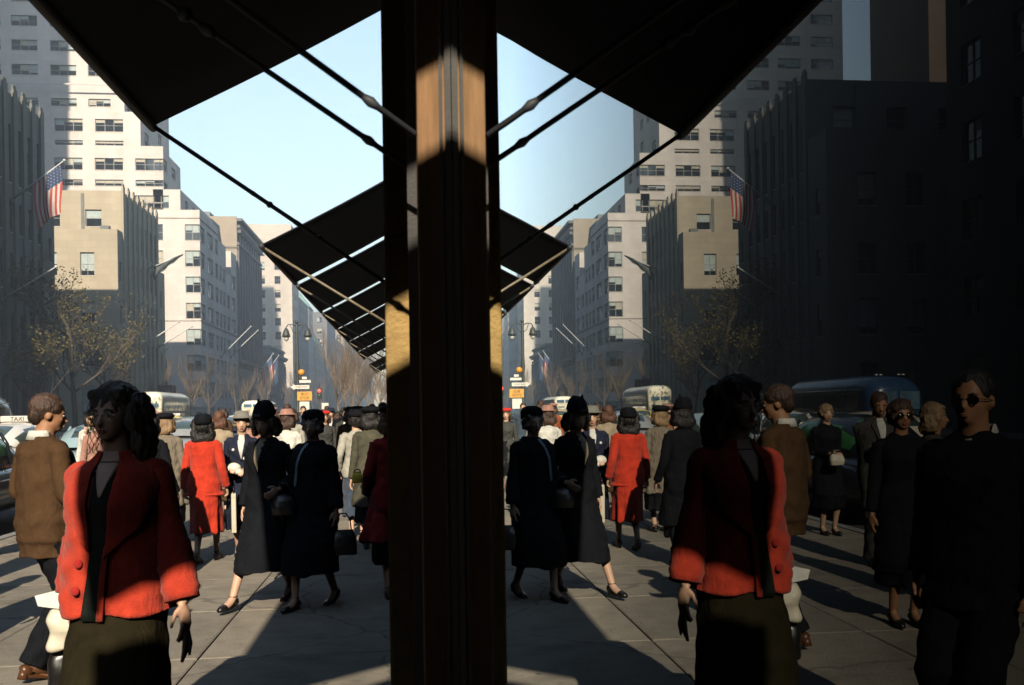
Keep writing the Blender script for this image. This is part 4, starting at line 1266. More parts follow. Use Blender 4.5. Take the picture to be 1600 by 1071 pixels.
    def cover(z, cy, ry):
        lo, hi = leg_y(z)
        lo = min(lo - .040, cy - ry); hi = max(hi + .035, cy + ry)
        return (lo + hi) / 2, (hi - lo) / 2
    # -------- face details
    if q >= 1:
        for sx in (-1, 1):
            e = MB(); e.ball(hp(sx * .030, -.0745, .104), (.0118, .008, .0048), 10, 6, rot=hr)
            e.ball(hp(sx * .030, -.0805, .104), (.0050, .003, .0047), 8, 6, 1, rot=hr)
            e.build('eye', [M_EYE, M_IRIS], root, True)
            e = MB(); e.tube([hp(sx * .014, -.083, .122), hp(sx * .030, -.086, .128), hp(sx * .046, -.074, .121)], [.003, .004, .002], 6)
            e.build('eyebrow', hair[1] if hair else H_BROWN, root, True)
        e = MB(); e.ball(hp(0, -.0885, .0475), (.018, .006, .0042), 10, 6, rot=hr); e.ball(hp(0, -.087, .0405), (.015, .006, .0045), 10, 6, rot=hr)
        e.build('lips', M_LIPS if sex == 'w' else skin, root, True)
    # -------- hair
    if hair:
        st, hm = hair[0], hair[1]
        h = MB()
        if st == 'man':
            h.ball(hp(0, .022, .142), (.080, .094, .086), 20, 14, rot=hr)
            h.ball(hp(0, .055, .085), (.066, .055, .060), 16, 10, rot=hr)
        elif st == 'thin':
            h.ball(hp(0, .022, .134), (.0810, .097, .0925), 22, 14, rot=hr)
            h.ball(hp(0, .058, .085), (.066, .052, .060), 16, 10, rot=hr)
        elif st == 'bald':
            h.ball(hp(0, .030, .120), (.082, .092, .080), 20, 14, rot=hr)
            h.ball(hp(0, .055, .070), (.062, .052, .052), 16, 10, rot=hr)
        else:
            h.ball(hp(0, .020, .145), (.086, .098, .090), 20, 14, rot=hr)
            h.ball(hp(0, .058, .10), (.082, .062, .085), 18, 12, rot=hr)
            if st in ('bob', 'long'):
                L = .0 if st == 'bob' else -.05
                for sx in (-1, 1):
                    for k in range(5):
                        a = k / 4
                        if q == 2 and sx == -1:
                            h.ball(hp(-.070, .012 + a * .06, .115 - .05 * a), (.020, .030, .055), 12, 8, rot=hr)
                            if k > 1: h.ball(hp(-.066, .02 + a * .06, .04), (.024, .03, .045), 12, 8, rot=hr)
                            continue
                        h.ball(hp(sx * (.078 + .016 * r.random()), -.018 + a * .075, .10 - .02 * a), (.030, .034, .058), 12, 8, rot=hr)
                        h.ball(hp(sx * (.082 + .022 * r.random()), -.002 + a * .075, .030 + L * .6), (.032, .034, .050), 12, 8, rot=hr)
                        if st == 'long': h.ball(hp(sx * (.085 + .02 * r.random()), .02 + a * .055, -.035), (.030, .034, .045), 12, 8, rot=hr)
                for k in range(5):
                    h.ball(hp(-.06 + k * .03, .09, .02 + L * (1 + .2 * r.random())), (.034, .036, .06), 12, 8, rot=hr)
                if st == 'bob': h.ball(hp(0, -.045, .185), (.060, .040, .026), 14, 8, rot=hr)
                else:
                    for sx in (-1, 1): h.ball(hp(sx * .052, -.040, .182), (.030, .034, .028), 12, 8, rot=hr)
                    for k in range(5): h.ball(hp(.098 + .01 * (k % 2), .03 + .01 * k, .15 - .04 * k), (.03, .045, .04), 10, 7, rot=hr)
            elif st == 'curly':
                for k in range(26):
                    a = k * 2.4; zz = .06 + .14 * (k / 26)
                    rr = .082 * math.sqrt(max(.1, 1 - ((zz - .11) / .12) ** 2))
                    px, py = rr * math.cos(a), .02 + rr * 1.1 * math.sin(a)
                    if py < -.045 and zz < .165: continue
                    h.ball(hp(px, py, zz), (.022, .022, .022), 10, 7)
            elif st == 'bun':
                h.ball(hp(0, .115, .075), (.045, .035, .045), 12, 8, rot=hr)
        ph = [r.uniform(0, 6) for _ in range(3)]
        def hf(co, ph=ph):
            return .0035 * np.sin(co[:, 0] * 150 + 3 * np.sin(co[:, 2] * 30 + ph[0]) + ph[1]) * np.sin(co[:, 1] * 120 + ph[2] + 2 * np.sin(co[:, 2] * 40)) + .003 * np.sin(co[:, 2] * 55 + co[:, 0] * 30 + ph[0])
        me = remesh(h, 'hair', hm, .0075 if q < 2 else .005, 2, .7, hf)
        ho = inst('hair', me, root)
        if q == 2:
            sb = MB()
            for k in range(260):
                a = r.uniform(-2.5, 2.5); top_z = .225 - .02 * r.random()
                pts = []; rr0 = .088 + .012 * r.random(); L_ = r.uniform(.16, .30); w1 = r.uniform(0, 6); fw_ = r.uniform(.004, .012)
                for i in range(10):
                    f = i / 9
                    z_ = top_z - L_ * f
                    bul = math.sin(min(1, f * 2.2) * PI / 2) * (1 + .12 * math.sin(f * 7 + w1))
                    px = rr0 * bul * math.sin(a) * 1.0; py = .02 + rr0 * 1.08 * bul * math.cos(a)
                    pts.append(hp(px + fw_ * math.sin(f * 11 + w1), py + fw_ * math.cos(f * 9 + w1), z_))
                if abs(a) > 1.9: pts = pts[:4]
                sb.tube(pts, [.0016] * len(pts), 3, caps=False)
            so_ = sb.build('hair_strands', hm, ho, True); so_['kind'] = 'stuff'
    if hat:
        st, hm = hat
        h = MB()
        def hring(rx, ry, z, cy=.02, n=24): return [hp(*p) for p in ell(0, cy, z, rx, ry, n, 2)]
        if st == 'beret':
            h.rings([hring(.080, .090, .165, .03), hring(.108, .118, .178, .035), hring(.118, .125, .20, .035), hring(.095, .105, .228, .035), hring(.03, .03, .24, .035)])
        elif st == 'brim':
            h.rings([hring(.085, .098, .172), hring(.128, .138, .165, .0), hring(.130, .140, .172, .0), hring(.088, .10, .185), hring(.080, .092, .225), hring(.065, .075, .245), hring(.02, .02, .248)])
        elif st == 'pill':
            h.rings([hring(.082, .094, .165, .03), hring(.090, .102, .17, .03), hring(.092, .104, .215, .035), hring(.082, .094, .230, .035), hring(.02, .02, .234, .035)])
        elif st == 'tall':
            h.rings([hring(.086, .098, .158, .02), hring(.098, .108, .165, .02), hring(.092, .102, .195, .025), hring(.076, .086, .245, .035), hring(.05, .06, .275, .04), hring(.02, .02, .28, .04)])
            h.ball(hp(-.02, .0, .275), (.014, .012, .035), 10, 8, rot=hr)
        elif st == 'close':
            h.rings([hring(.090, .102, .125, .045), hring(.096, .112, .15, .04), hring(.098, .112, .19, .035), hring(.080, .092, .228, .035), hring(.04, .045, .244, .035)])
        elif st == 'toque':
            h.rings([hring(.088, .10, .15, .03), hring(.11, .12, .165, .03), hring(.10, .115, .205, .03), hring(.07, .08, .235, .02), hring(.02, .02, .245, .02)])
            for k in range(7): h.ball(hp(-.06 + .02 * k, .03 + .02 * math.sin(k * 2), .22 + .012 * math.cos(k * 3)), (.022, .02, .022), 8, 6)
        h.v = [tuple(p) for p in h.v]
        inst('hat', h.mesh('hat', hm, True), root)
    # -------- garments
    tops = None
    if top:
        tm = top['m']; hem = top.get('hem', .80); flare = top.get('flare', 1.0); ease = top.get('ease', .014)
        rg = [(z, rx, ry, cy) for z, rx, ry, cy in B['top'] if z >= max(hem, .80) - .001]
        if hem < .80:
            n = 5; ext = []
            sp = max(abs(P['lf'][1]), abs(P['rf'][1]))
            for k in range(n):
                z = hem + (.80 - hem) * k / n; f = (1 - k / n)
                c_, y_ = cover(z, 0, .128 * (1 + (flare - 1) * f))
                ext.append((z, .170 * (1 + (flare - 1) * f) + .005 * f, y_ - ease, c_))
            rg = ext + rg
        elif flare != 1.0:
            rg = [(z, rx * (1 + (flare - 1) * max(0, (1.25 - z) / .45)), ry * (1 + (flare - 1) * max(0, (1.25 - z) / .45)), cy) for z, rx, ry, cy in rg]
        if top.get('waist', 1) != 1:
            rg = [(z, rx * (1 + (top['waist'] - 1) * math.exp(-((z - 1.05) / .09) ** 2)), ry * (1 + (top['waist'] - 1) * math.exp(-((z - 1.05) / .09) ** 2)), cy) for z, rx, ry, cy in rg]
        rings_ = []
        prof = []
        for z, rx, ry, cy in rg:
            ee = ease if z < 1.37 else ease * .4
            X = rx * stout + ee; Y = ry * stout + ee; cyy = cy + lean * max(0, (z - .8)) / .6
            rings_.append(ell(0, cyy, z, X, Y, 32, 2.25)); prof.append((z, X, Y, cyy))
        g = MB(); g.rings(rings_)
        pad = top.get('pad', 1.0)
        for k, sx in (('la', 1), ('ra', -1)):
            S, E_, W_ = J[k]
            W2 = E_.lerp(W_, top.get('sleeve', .93))
            fw = top.get('cuff', 1.0)
            g.ball(S + Vector((-sx * .02, 0, -.012)), (.060 * pad, .060 * pad, .054 * pad), 14, 10)
            sv = MB(); pts = []; rad = []
            key = [(0, .052 * pad), (.35, .055), (.75, .050), (1, .046 * (.5 + .5 * fw)), (1.4, .044 * fw), (2, .042 * fw)]
            for q_ in range(23):
                u_ = 2 * q_ / 22
                for a_i in range(len(key) - 1):
                    if key[a_i][0] <= u_ <= key[a_i + 1][0]:
                        f_ = (u_ - key[a_i][0]) / (key[a_i + 1][0] - key[a_i][0]); ra_ = key[a_i][1] * (1 - f_) + key[a_i + 1][1] * f_
                # soft corner at the elbow
                if u_ < 1: p_ = S.lerp(E_, u_)
                else: p_ = E_.lerp(W2, u_ - 1)
                if abs(u_ - 1) < .25: p_ = p_.lerp((S.lerp(E_, .75) + E_.lerp(W2, .25)) / 2, .35 * (1 - abs(u_ - 1) / .25))
                pts.append(p_); rad.append(ra_ * (1 + .04 * math.sin(u_ * 19 + seed) + .03 * math.sin(u_ * 33 + seed * 2)))
            pts = [pts[0] + (pts[0] - pts[1]) * .3] + pts; rad = [rad[0] * .7] + rad
            sv.tube(pts, rad, 14)
            sv.build('sleeve', tm, root, True)
        me = remesh(g, 'coat', tm, max(voxel, .009), 4, .6 if q < 2 else .9, wrinkle(top.get('wr', .006), top.get('folds', 0), top.get('famp', 0), hem, 1.1, seed))
        inst(top.get('name', 'jacket'), me, root)
        def surf(px, z):
            for i in range(len(prof) - 1):
                if prof[i][0] <= z <= prof[i + 1][0]:
                    t = (z - prof[i][0]) / (prof[i + 1][0] - prof[i][0])
                    X = prof[i][1] * (1 - t) + prof[i + 1][1] * t; Y = prof[i][2] * (1 - t) + prof[i + 1][2] * t; c = prof[i][3] * (1 - t) + prof[i + 1][3] * t
                    break
            else:
                _, X, Y, c = prof[0] if z < prof[0][0] else prof[-1]
            f = max(0, 1 - min(1, abs(px) / X) ** 2.25) ** (1 / 2.25)
            return c - Y * f
        def patch(nm, Lc, Rc, m, off=.006, th=.006, n=14, mm=6, back=False, **kw):
            """a piece of cloth lying on the garment's front between two curves of (x, z) points"""
            def cur(c, t):
                t *= len(c) - 1; i = min(int(t), len(c) - 2); f = t - i
                return c[i][0] * (1 - f) + c[i + 1][0] * f, c[i][1] * (1 - f) + c[i + 1][1] * f
            vs = []
            for lay in (0, 1):
                for i in range(n + 1):
                    a = cur(Lc, i / n); c = cur(Rc, i / n)
                    for j in range(mm + 1):
                        s_ = j / mm
                        px = a[0] * (1 - s_) + c[0] * s_; pz = a[1] * (1 - s_) + c[1] * s_
                        vs.append((px, surf(px, pz) - off - (th if lay == 0 else -th), pz))
            fs = []; N = (n + 1) * (mm + 1)
            for i in range(n):
                for j in range(mm):
                    a = i * (mm + 1) + j
                    fs.append((a, a + 1, a + mm + 2, a + mm + 1)); fs.append((N + a, N + a + mm + 1, N + a + mm + 2, N + a + 1))
                a = i * (mm + 1); fs.append((a, a + mm + 1, N + a + mm + 1, N + a)); a += mm; fs.append((a, N + a, N + a + mm + 1, a + mm + 1))
            for j in range(mm):
                fs.append((j, N + j, N + j + 1, j + 1)); a = n * (mm + 1) + j; fs.append((a, a + 1, N + a + 1, N + a))
            bb = MB(); bb.add(vs, fs); return bb.build(nm, m, root, True, **kw)
        root_patch = patch
        if top.get('shirt'):
            patch('blouse', [(-.035, 1.40), (-.045, 1.33), (-.0, 1.12)], [(.035, 1.40), (.045, 1.33), (.002, 1.12)], top['shirt'], .004, .004)
            patch('lapel', [(-.05, 1.405), (-.095, 1.33), (-.065, 1.26), (-.004, 1.10)], [(-.03, 1.405), (-.040, 1.33), (-.030, 1.26), (.001, 1.10)], tm, .011, .005)
            patch('lapel', [(.03, 1.405), (.040, 1.33), (.030, 1.26), (.002, 1.10)], [(.05, 1.405), (.095, 1.33), (.065, 1.26), (.006, 1.10)], tm, .011, .005)
        if top.get('buttons'):
            for z in top['buttons']:
                bb = MB(); bb.ball((.012, surf(.012, z) - .012, z), (.014, .008, .014), 10, 6); bb.build('button', top.get('bm', M_BTN), root, True)
        for kind, args in top.get('pieces', []):
            if kind == 'patch': patch(*args[:4], **(args[4] if len(args) > 4 else {}))
            elif kind == 'button':
                bb = MB(); px, z, rr, m_ = args; bb.ball((px, surf(px, z) - .013, z), (rr, rr * .5, rr), 10, 6); bb.build('button', m_, root, True)
        if top.get('collar'):
            cc = MB(); n = 24
            c0 = [(.068 * math.cos(2 * PI * k / n), .012 + lean * .95 + .066 * math.sin(2 * PI * k / n)) for k in range(n)]
            lo = [(px * 1.28, py * 1.30, 1.372 + .012 * (py > 0)) for px, py in c0]; hi = [(px, py, 1.425 + (.012 if py > 0 else -.035)) for px, py in c0]; lo2 = [(px * 1.12, py * 1.12, 1.385) for px, py in c0]
            cc.rings([lo2, hi, [(a * 1.05, b_ * 1.05, z_) for a, b_, z_ in hi], lo, lo2], caps=False)
            cc.build('collar', top['collar'], root, True)
    if bottom:
        bm2 = bottom['m']; kind = bottom['k']
        if kind == 'skirt':
            hem = bottom.get('hem', .30); w = bottom.get('w', .20)
            ly, ry_ = P['lf'][1], P['rf'][1]
            cy = (ly + ry_) / 2 * .55; sp = abs(ly - ry_) / 2 * .62
            g = MB()
            def fl(z): return max(0, (.9 - z) / (.9 - hem))
            rr = []
            for z in np.linspace(hem, 1.02, 9):
                f = fl(z); 
                rx = .138 + .033 * min(1, (1.02 - z) / .12) + (w - .180) * f; ry = .115 + .03 * min(1, (1.02 - z) / .12) + (.10 * w + sp + .01) * f * .9
                c_, ry = cover(z, 0, (.115 + .03 * min(1, (1.02 - z) / .12) + (.10 * w) * f * .5) * stout)
                rr.append(ell(0, c_, z, rx * stout, ry, 32, 2.1))
            g.rings(rr)
            me = remesh(g, 'skirt', bm2, max(voxel, .010), 2, .6, wrinkle(.003, bottom.get('folds', 7), bottom.get('famp', .012), hem, .95, seed + 3))
            inst('skirt', me, root)
        else:
            g = MB()
            g.rings([ell(0, 0, z, rx, ry, 24) for z, rx, ry in ((.78, .17, .115), (.88, .178, .125), (.98, .168, .12), (1.04, .16, .115))])
            for k in ('lf', 'rf'):
                Hh, K, A = J[k]
                g.tube([Hh, Hh.lerp(K, .5), K, K.lerp(A, .5) + Vector((0, .01, 0)), A + Vector((0, .0, -.02))], [.105, .095, .082, .078, .080], 16)
            me = remesh(g, 'trousers', bm2, max(voxel, .010), 3, .6, wrinkle(.006, 0, 0, 0, 1, seed))
            inst('trousers', me, root)
    if shoes:
        for sx, k in ((1, 'lf'), (-1, 'rf')):
            A = J[k][2]; fr = J[k + 'r']
            g = MB()
            heel = .045 if sex == 'w' else .02
            def a_(px, py, pz): return A + fr @ Vector((px, py, pz))
            sole = -.095
            g.rings([[a_(px, py, sole + .006) for px, py in oo] for oo in ([(.03 * math.cos(t_) , -.075 - .125 * math.sin(t_) * (1)) if True else 0 for t_ in [2 * PI * i / 16 for i in range(16)]],)] +
                    [[a_(.036 * math.cos(2 * PI * i / 16), -.075 - .128 * math.sin(2 * PI * i / 16), sole + .016 + (.0 if math.sin(2 * PI * i / 16) > 0 else .03 * -math.sin(2 * PI * i / 16))) for i in range(16)]])
            g.tube([a_(0, -.198, sole + .022), a_(0, -.16, sole + .028), a_(0, -.12, sole + .034)], [.018, .032, .036], 12, flat=.75)
            g.tube([a_(0, .048, sole + .075), a_(0, .035, sole + .055), a_(0, -.01, sole + .045)], [.020, .033, .034], 12)
            g.tube([a_(0, .035, sole + .05), a_(0, .035, sole)], [.024, .017 if sex == 'w' else .03], 10)
            if sex == 'm': g.tube([a_(0, -.15, sole + .035), a_(0, -.07, sole + .06), a_(0, .0, sole + .075)], [.03, .04, .045], 12)
            g.v = [tuple(p) for p in g.v]
            so = g.build('shoe', shoes, root, True)
            if sex == 'w':
                st_ = MB(); st_.tube([a_(.034 * math.cos(2 * PI * i / 12), .005 + .034 * math.sin(2 * PI * i / 12), .005) for i in range(13)], .004, 5, caps=False)
                st_.v = [tuple(p) for p in st_.v]
                st_.build('ankle_strap', shoes, so, True)
    if glasses:
        g = MB()
        for sx in (-1, 1):
            c = [hp(sx * (.031) + .021 * math.cos(2 * PI * i / 16), -.088 - (.0), .102 + .017 * math.sin(2 * PI * i / 16)) for i in range(17)]
            g.tube(c, .0018 if glasses == 'rim' else .003, 5, caps=False)
            g.tube([hp(sx * .052, -.086, .106), hp(sx * .075, -.03, .104), hp(sx * .078, .01, .098)], .0018, 5)
        g.tube([hp(-.011, -.089, .106), hp(.011, -.089, .106)], .002, 5)
        g.v = [tuple(p) for p in g.v]
        gg = g.build('spectacles', M_GLSS if glasses == 'rim' else M_SUNG, root, True)
        if glasses == 'dark':
            for sx in (-1, 1):
                l_ = MB(); l_.ball(hp(sx * .031, -.085, .102), (.019, .004, .014), 12, 8, rot=hr); l_.build('lens', M_SUNG, gg, True)
    s_ = H / 1.66
    root.scale = (s_, s_, s_)
    root['_J'] = 0
    del root['_J']
    root_info = dict(root=root, J=J, hp=hp, s=s_)
    return root_info
def wrist_world(info, k, f=1.0):
    bpy.context.view_layer.update()
    return info['root'].matrix_world @ (info['J'][k][1].lerp(info['J'][k][2], f))

def handbag(label, loc, size, m, rz=0, strap=.12, name='handbag', open_=False, strapm=None, soft=0):
    t = thing(name, label, 'handbag', loc, rz)
    w, d, h = size
    g = MB()
    g.rings([ell(0, 0, z, w * f, d * f2, 24, 3.2) for z, f, f2 in ((-h, .42, .5), (-h * .97, .48, .85), (-h * .6, .52, 1.0), (-h * .25, .47, .8), (-.01, .40, .42), (0, .38, .3))])
    me = remesh(g, 'bag_body', m, .007, 2, .7, wrinkle(.003 + soft, 0, 0, 0, 1, 4)); inst('bag_body', me, t)
    MB().tube([(-w * .38, 0, .0), (w * .38, 0, .0)], .008, 8).build('clasp_frame', strapm or M_SHOE, t, True)
    MB().tube([(-w * .30, 0, -.01), (-w * .26, 0, strap * .6), (-w * .1, 0, strap), (w * .1, 0, strap), (w * .26, 0, strap * .6), (w * .30, 0, -.01)], .006, 8).build('handle', strapm or M_SHOE, t, True)
    return t

SK = dict(k='skirt')
# ---- 1 the woman in the coral-red coat, nearest
big = []
fr1 = person('woman in open coral-red coat and pearls walking towards us, nearest figure', -1.165, 3.98, -6, 1.71, 'w',
    pose=dict(la=(.285, -.10, .80), ra=(-.20, .04, .84), lf=(.07, -.16, 0), rf=(-.08, .14, .03, 18), curl=.30),
    top=dict(m=C_REDC, hem=.80, flare=1.14, ease=.03, pad=1.18, cuff=1.6, wr=.007, folds=5, famp=.010, waist=1.22, name='coat', sleeve=.94,
        pieces=[('patch', ('dress_front', [(-.030, 1.405), (-.035, 1.30), (-.035, 1.1), (-.05, .95), (-.075, .79)], [(.030, 1.405), (.045, 1.30), (.02, 1.1), (-.0, .95), (-.01, .79)], C_DRESS, dict(off=.006, th=.004, n=20))),
                ('patch', ('neckline', [(-.046, 1.412), (-.030, 1.34), (-.004, 1.245)], [(.046, 1.412), (.038, 1.34), (.004, 1.245)], M_SKIN, dict(off=.012, th=.002, n=14))),
                ('patch', ('collar', [(-.055, 1.415), (-.145, 1.345), (-.165, 1.24), (-.10, 1.10), (-.045, 1.045)], [(-.03, 1.41), (-.045, 1.33), (-.045, 1.22), (-.042, 1.10), (-.038, 1.04)], C_REDC, dict(off=.017, th=.006, n=20, mm=8))),
                ('patch', ('collar', [(.032, 1.41), (.050, 1.33), (.035, 1.20), (.022, 1.08), (.015, 1.02)], [(.065, 1.415), (.172, 1.35), (.192, 1.27), (.135, 1.13), (.022, 1.03)], C_REDC, dict(off=.018, th=.006, n=20, mm=8))),
                ('patch', ('coat_edge', [(.012, 1.06), (.0, .95), (-.012, .79)], [(.032, 1.06), (.022, .95), (.012, .79)], C_REDC, dict(off=.012, th=.004, n=12, mm=3))),
                ('button', (-.085, 1.0, .018, C_REDD)), ('button', (-.095, .90, .018, C_REDD)),
                ('button', (.075, 1.215, .010, M_WHT))]),
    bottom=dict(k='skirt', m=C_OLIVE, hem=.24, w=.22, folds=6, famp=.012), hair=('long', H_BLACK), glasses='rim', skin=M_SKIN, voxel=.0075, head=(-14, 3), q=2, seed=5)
nk = MB(); n = 40
for k in range(n):
    a = PI * (1.08 + .84 * k / (n - 1))
    for rr, dz in ((.075, 0), (.088, -.018)):
        nk.ball((rr * math.cos(a) * 1.0, -.004 + rr * math.sin(a) * 1.12 - .012, 1.392 + dz - .045 * abs(math.sin(a)) ** 2), .0055, 7, 5)
nk.build('pearl_necklace', M_PEARL, fr1['root'], True)
w = wrist_world(fr1, 'la')
# ---- 2 the brown-suited man
man1 = person('balding man in brown jacket seen from behind beside the coral-red coat', -2.25, 6.2, 138, 1.74, 'm',
    pose=dict(la=(.20, -.16, .95), ra=(-.20, -.20, .95), lf=(.10, -.14, 0), rf=(-.09, .14, .02, 12)),
    top=dict(m=C_BROWN, hem=.70, flare=1.0, ease=.012, pad=1.1, cuff=1.05, wr=.005, collar=C_WHITE, name='jacket'),
    bottom=dict(k='trousers', m=C_BLACK), hair=('thin', H_BROWN), shoes=M_SHOEB, skin=M_SKIN2, voxel=.009, head=(-22, 10), q=1, seed=2)
# ---- 3 the woman in the red suit
red = person('woman in scarlet suit and black hair walking away, long white parcel at her side', -2.20, 10.55, 180 - 4, 1.58, 'w',
    pose=dict(la=(.22, .0, .82), ra=(-.24, -.02, .84), lf=(.06, .12, .02, 14), rf=(-.07, -.20, 0), curl=.8),
    top=dict(m=C_RED, hem=.755, flare=1.16, ease=.022, pad=1.15, cuff=1.1, wr=.004, name='jacket', waist=1.02),
    bottom=dict(k='skirt', m=C_RED, hem=.34, w=.175, folds=5, famp=.016), hair=('long', H_BLACK), hat=('close', C_BLACK), voxel=.010, head=(4, 0), q=1, seed=8)
# ---- 4 taupe coat beside her
grc = person('woman in long taupe coat and black beret left of the scarlet suit', -2.92, 11.9, 180 - 8, 1.60, 'w',
    pose=dict(lf=(.07, .02, 0), rf=(-.07, -.06, 0)),
    top=dict(m=C_TAUPE, hem=.52, flare=1.25, ease=.03, pad=1.1, cuff=1.2, folds=7, famp=.014, waist=1.25, name='coat'),
    bottom=dict(k='skirt', m=C_BLACK, hem=.30, w=.20), hair=('bob', H_BLOND), hat=('beret', C_BLACK), head=(-10, 0), seed=12)
# ---- 5 navy suit, grey hat, white gloves
nav = person('fair woman in navy suit with white buttons and grey hat walking towards us', -1.86, 10.9, 4, 1.60, 'w',
    pose=dict(la=(.05, -.26, 1.02), ra=(-.10, -.25, 1.04), lf=(.07, -.05, 0), rf=(-.07, .10, .02, 14), curl=.6, lpalm=(0, .3, -1), rpalm=(0, .3, -1)),
    top=dict(m=C_NAVY, hem=.82, flare=1.0, ease=.016, pad=1.08, shirt=C_WHITE, name='jacket',
        pieces=[('button', (-.085, 1.235, .017, M_BTN)), ('button', (.085, 1.25, .017, M_BTN)), ('button', (.035, 1.135, .018, M_BTN))]),
    bottom=dict(k='skirt', m=C_NAVY, hem=.33, w=.19), hair=('curly', H_BLOND), hat=('brim', C_GREY), head=(4, 2), seed=16, skin=M_SKIN)
# ---- 6 the two women in black
dk1 = person('woman in black coat and tall black hat looking down, striding towards us', -1.19, 8.15, -24, 1.64, 'w',
    pose=dict(la=(.20, -.16, .98), ra=(-.22, -.02, .80), lf=(.04, .26, .05, 30), rf=(-.13, -.34, .0)),
    top=dict(m=C_BLACK, hem=.31, flare=1.05, ease=.02, pad=1.05, cuff=1.2, folds=6, famp=.010, waist=1.12, shirt=C_BEIGE, name='coat'),
    hair=('bob', H_BLACK), hat=('tall', C_BLACK), voxel=.009, head=(4, 16), seed=20, skin=M_SKIN)
dk2 = person('stout older woman in long black coat and spectacles beside the striding woman', -.80, 8.05, -26, 1.60, 'w',
    pose=dict(la=(.25, -.06, .80), ra=(-.23, -.10, .86), lf=(.09, .16, .02, 16), rf=(-.06, -.22, 0)),
    top=dict(m=C_BLACK, hem=.30, flare=1.12, ease=.03, pad=1.2, cuff=1.5, folds=5, famp=.012, waist=1.28, name='coat',
        pieces=[('patch', ('scarf', [(-.03, 1.39), (-.045, 1.28), (-.085, 1.10), (-.09, 1.03)], [(.0, 1.39), (-.02, 1.28), (-.055, 1.10), (-.065, 1.02)], cloth('pale_blue_scarf', (.30, .38, .42)), dict(off=.012, th=.004)))]),
    hair=('curly', H_GREY), hat=('close', C_BLACK), glasses='rim', voxel=.009, head=(10, 4), seed=23, skin=M_SKIN, stout=1.09)
# ---- 7 grey suit from behind
gs = person('woman in pale grey jacket and dark blue skirt walking away under the awning shade', -.68, 12.1, 180 + 6, 1.60, 'w',
    pose=dict(la=(.22, -.04, .88), ra=(-.24, -.10, .92), lf=(.07, .04, 0), rf=(-.07, -.1, 0)),
    top=dict(m=C_LGREY, hem=.80, flare=1.0, ease=.018, pad=1.15, name='jacket'),
    bottom=dict(k='skirt', m=C_SLATE, hem=.30, w=.19), hair=('curly', H_BLACK), hat=('toque', C_BLACK), head=(10, 0), seed=27)
# ---- 8 white shirt between
person('woman in white blouse and pink-brown hat walking away between the two groups', -1.62, 12.9, 180 - 14, 1.62, 'w',
    top=dict(m=C_WHITE, hem=.84, flare=1.0, ease=.016, name='blouse'), bottom=dict(k='skirt', m=C_NAVY, hem=.33), hair=('bob', H_BROWN), hat=('brim', C_PINK), seed=30)
# ---- 9 profile woman with black beret
person('woman in black with flat black hat, her sunlit face turned to the shops', -.78, 14.8, 62, 1.66, 'w',
    top=dict(m=C_BLACK, hem=.5, flare=1.2, ease=.03, name='coat'), bottom=dict(k='skirt', m=C_BLACK, hem=.32), hair=('bob', H_BROWN), hat=('beret', C_BLACK), seed=33, skin=M_SKIN)
# ---- 10 olive-grey coat, back
person('figure in olive tweed coat and dark beret with its back to us beside the pier', -.46, 11.2, 180, 1.64, 'w',
    pose=dict(ra=(-.10, -.22, 1.05)),
    top=dict(m=C_DGREEN, hem=.5, flare=1.2, ease=.03, pad=1.15, name='coat'), bottom=dict(k='skirt', m=C_BLACK, hem=.32), hair=('bob', H_BLACK), hat=('beret', C_BLACK), head=(14, 0), seed=36)
# ---- 11 red coat at the pier
person('woman in long deep red coat half hidden by the pier', -.145, 8.25, 180 + 4, 1.64, 'w',
    pose=dict(la=(.22, -.1, .9), ra=(-.23, -.12, .92), lf=(.07, .04, 0), rf=(-.07, -.1, 0)),
    top=dict(m=C_REDD, hem=.50, flare=1.45, ease=.035, pad=1.15, cuff=1.3, folds=7, famp=.02, waist=1.1, name='coat'), bottom=dict(k='skirt', m=C_BLACK, hem=.30, w=.2), hair=('bob', H_AUB), hat=('beret', C_BLACK), head=(-8, 0), seed=39)
# ---- things they carry
t = thing('parcel', 'long flat white parcel carried by the woman in scarlet', 'parcel', (-1.885, 10.50, .74), R(8))
g = MB(); g.prism([(-.12, 0), (.12, 0), (.10, -.38), (-.08, -.42)], 0, -.025, .025)
bevel(g.build('parcel_box', M_BAGW, t), .008)
MB().tube([(0, -.05, 0), (0, -.04, .07), (0, .04, .07), (0, .05, 0)], .008, 6).build('carry_strap', M_SHOE, t, True)
handbag('small orange-brown handbag beyond the white parcel', (-1.80, 11.5, .86), (.15, .05, .22), M_ORB, .4, .12)
handbag('tan basket bag carried beyond the white parcel', (-1.95, 12.0, .62), (.20, .06, .24), mat('dark_woven_bag', (.16, .10, .05), .8, .3, 60), .4)
t = thing('gloves', 'pair of white gloves held folded by the woman in navy', 'gloves', (-1.90, 10.61, 1.0))
g = MB(); g.ball((0, 0, 0), (.075, .05, .055), 14, 10); g.ball((.06, -.01, -.045), (.07, .045, .03), 14, 10); g.ball((.12, -.0, -.085), (.045, .03, .035), 12, 8)
for k in range(4): g.tube([(-.02 - .016 * k, -.03, .0), (-.05 - .016 * k, -.04, -.02), (-.075 - .012 * k, -.035, -.045)], .010, 6)
inst('glove', remesh(g, 'glove', M_GLOVE, .007, 2, 1, wrinkle(.004, seed=3)), t)
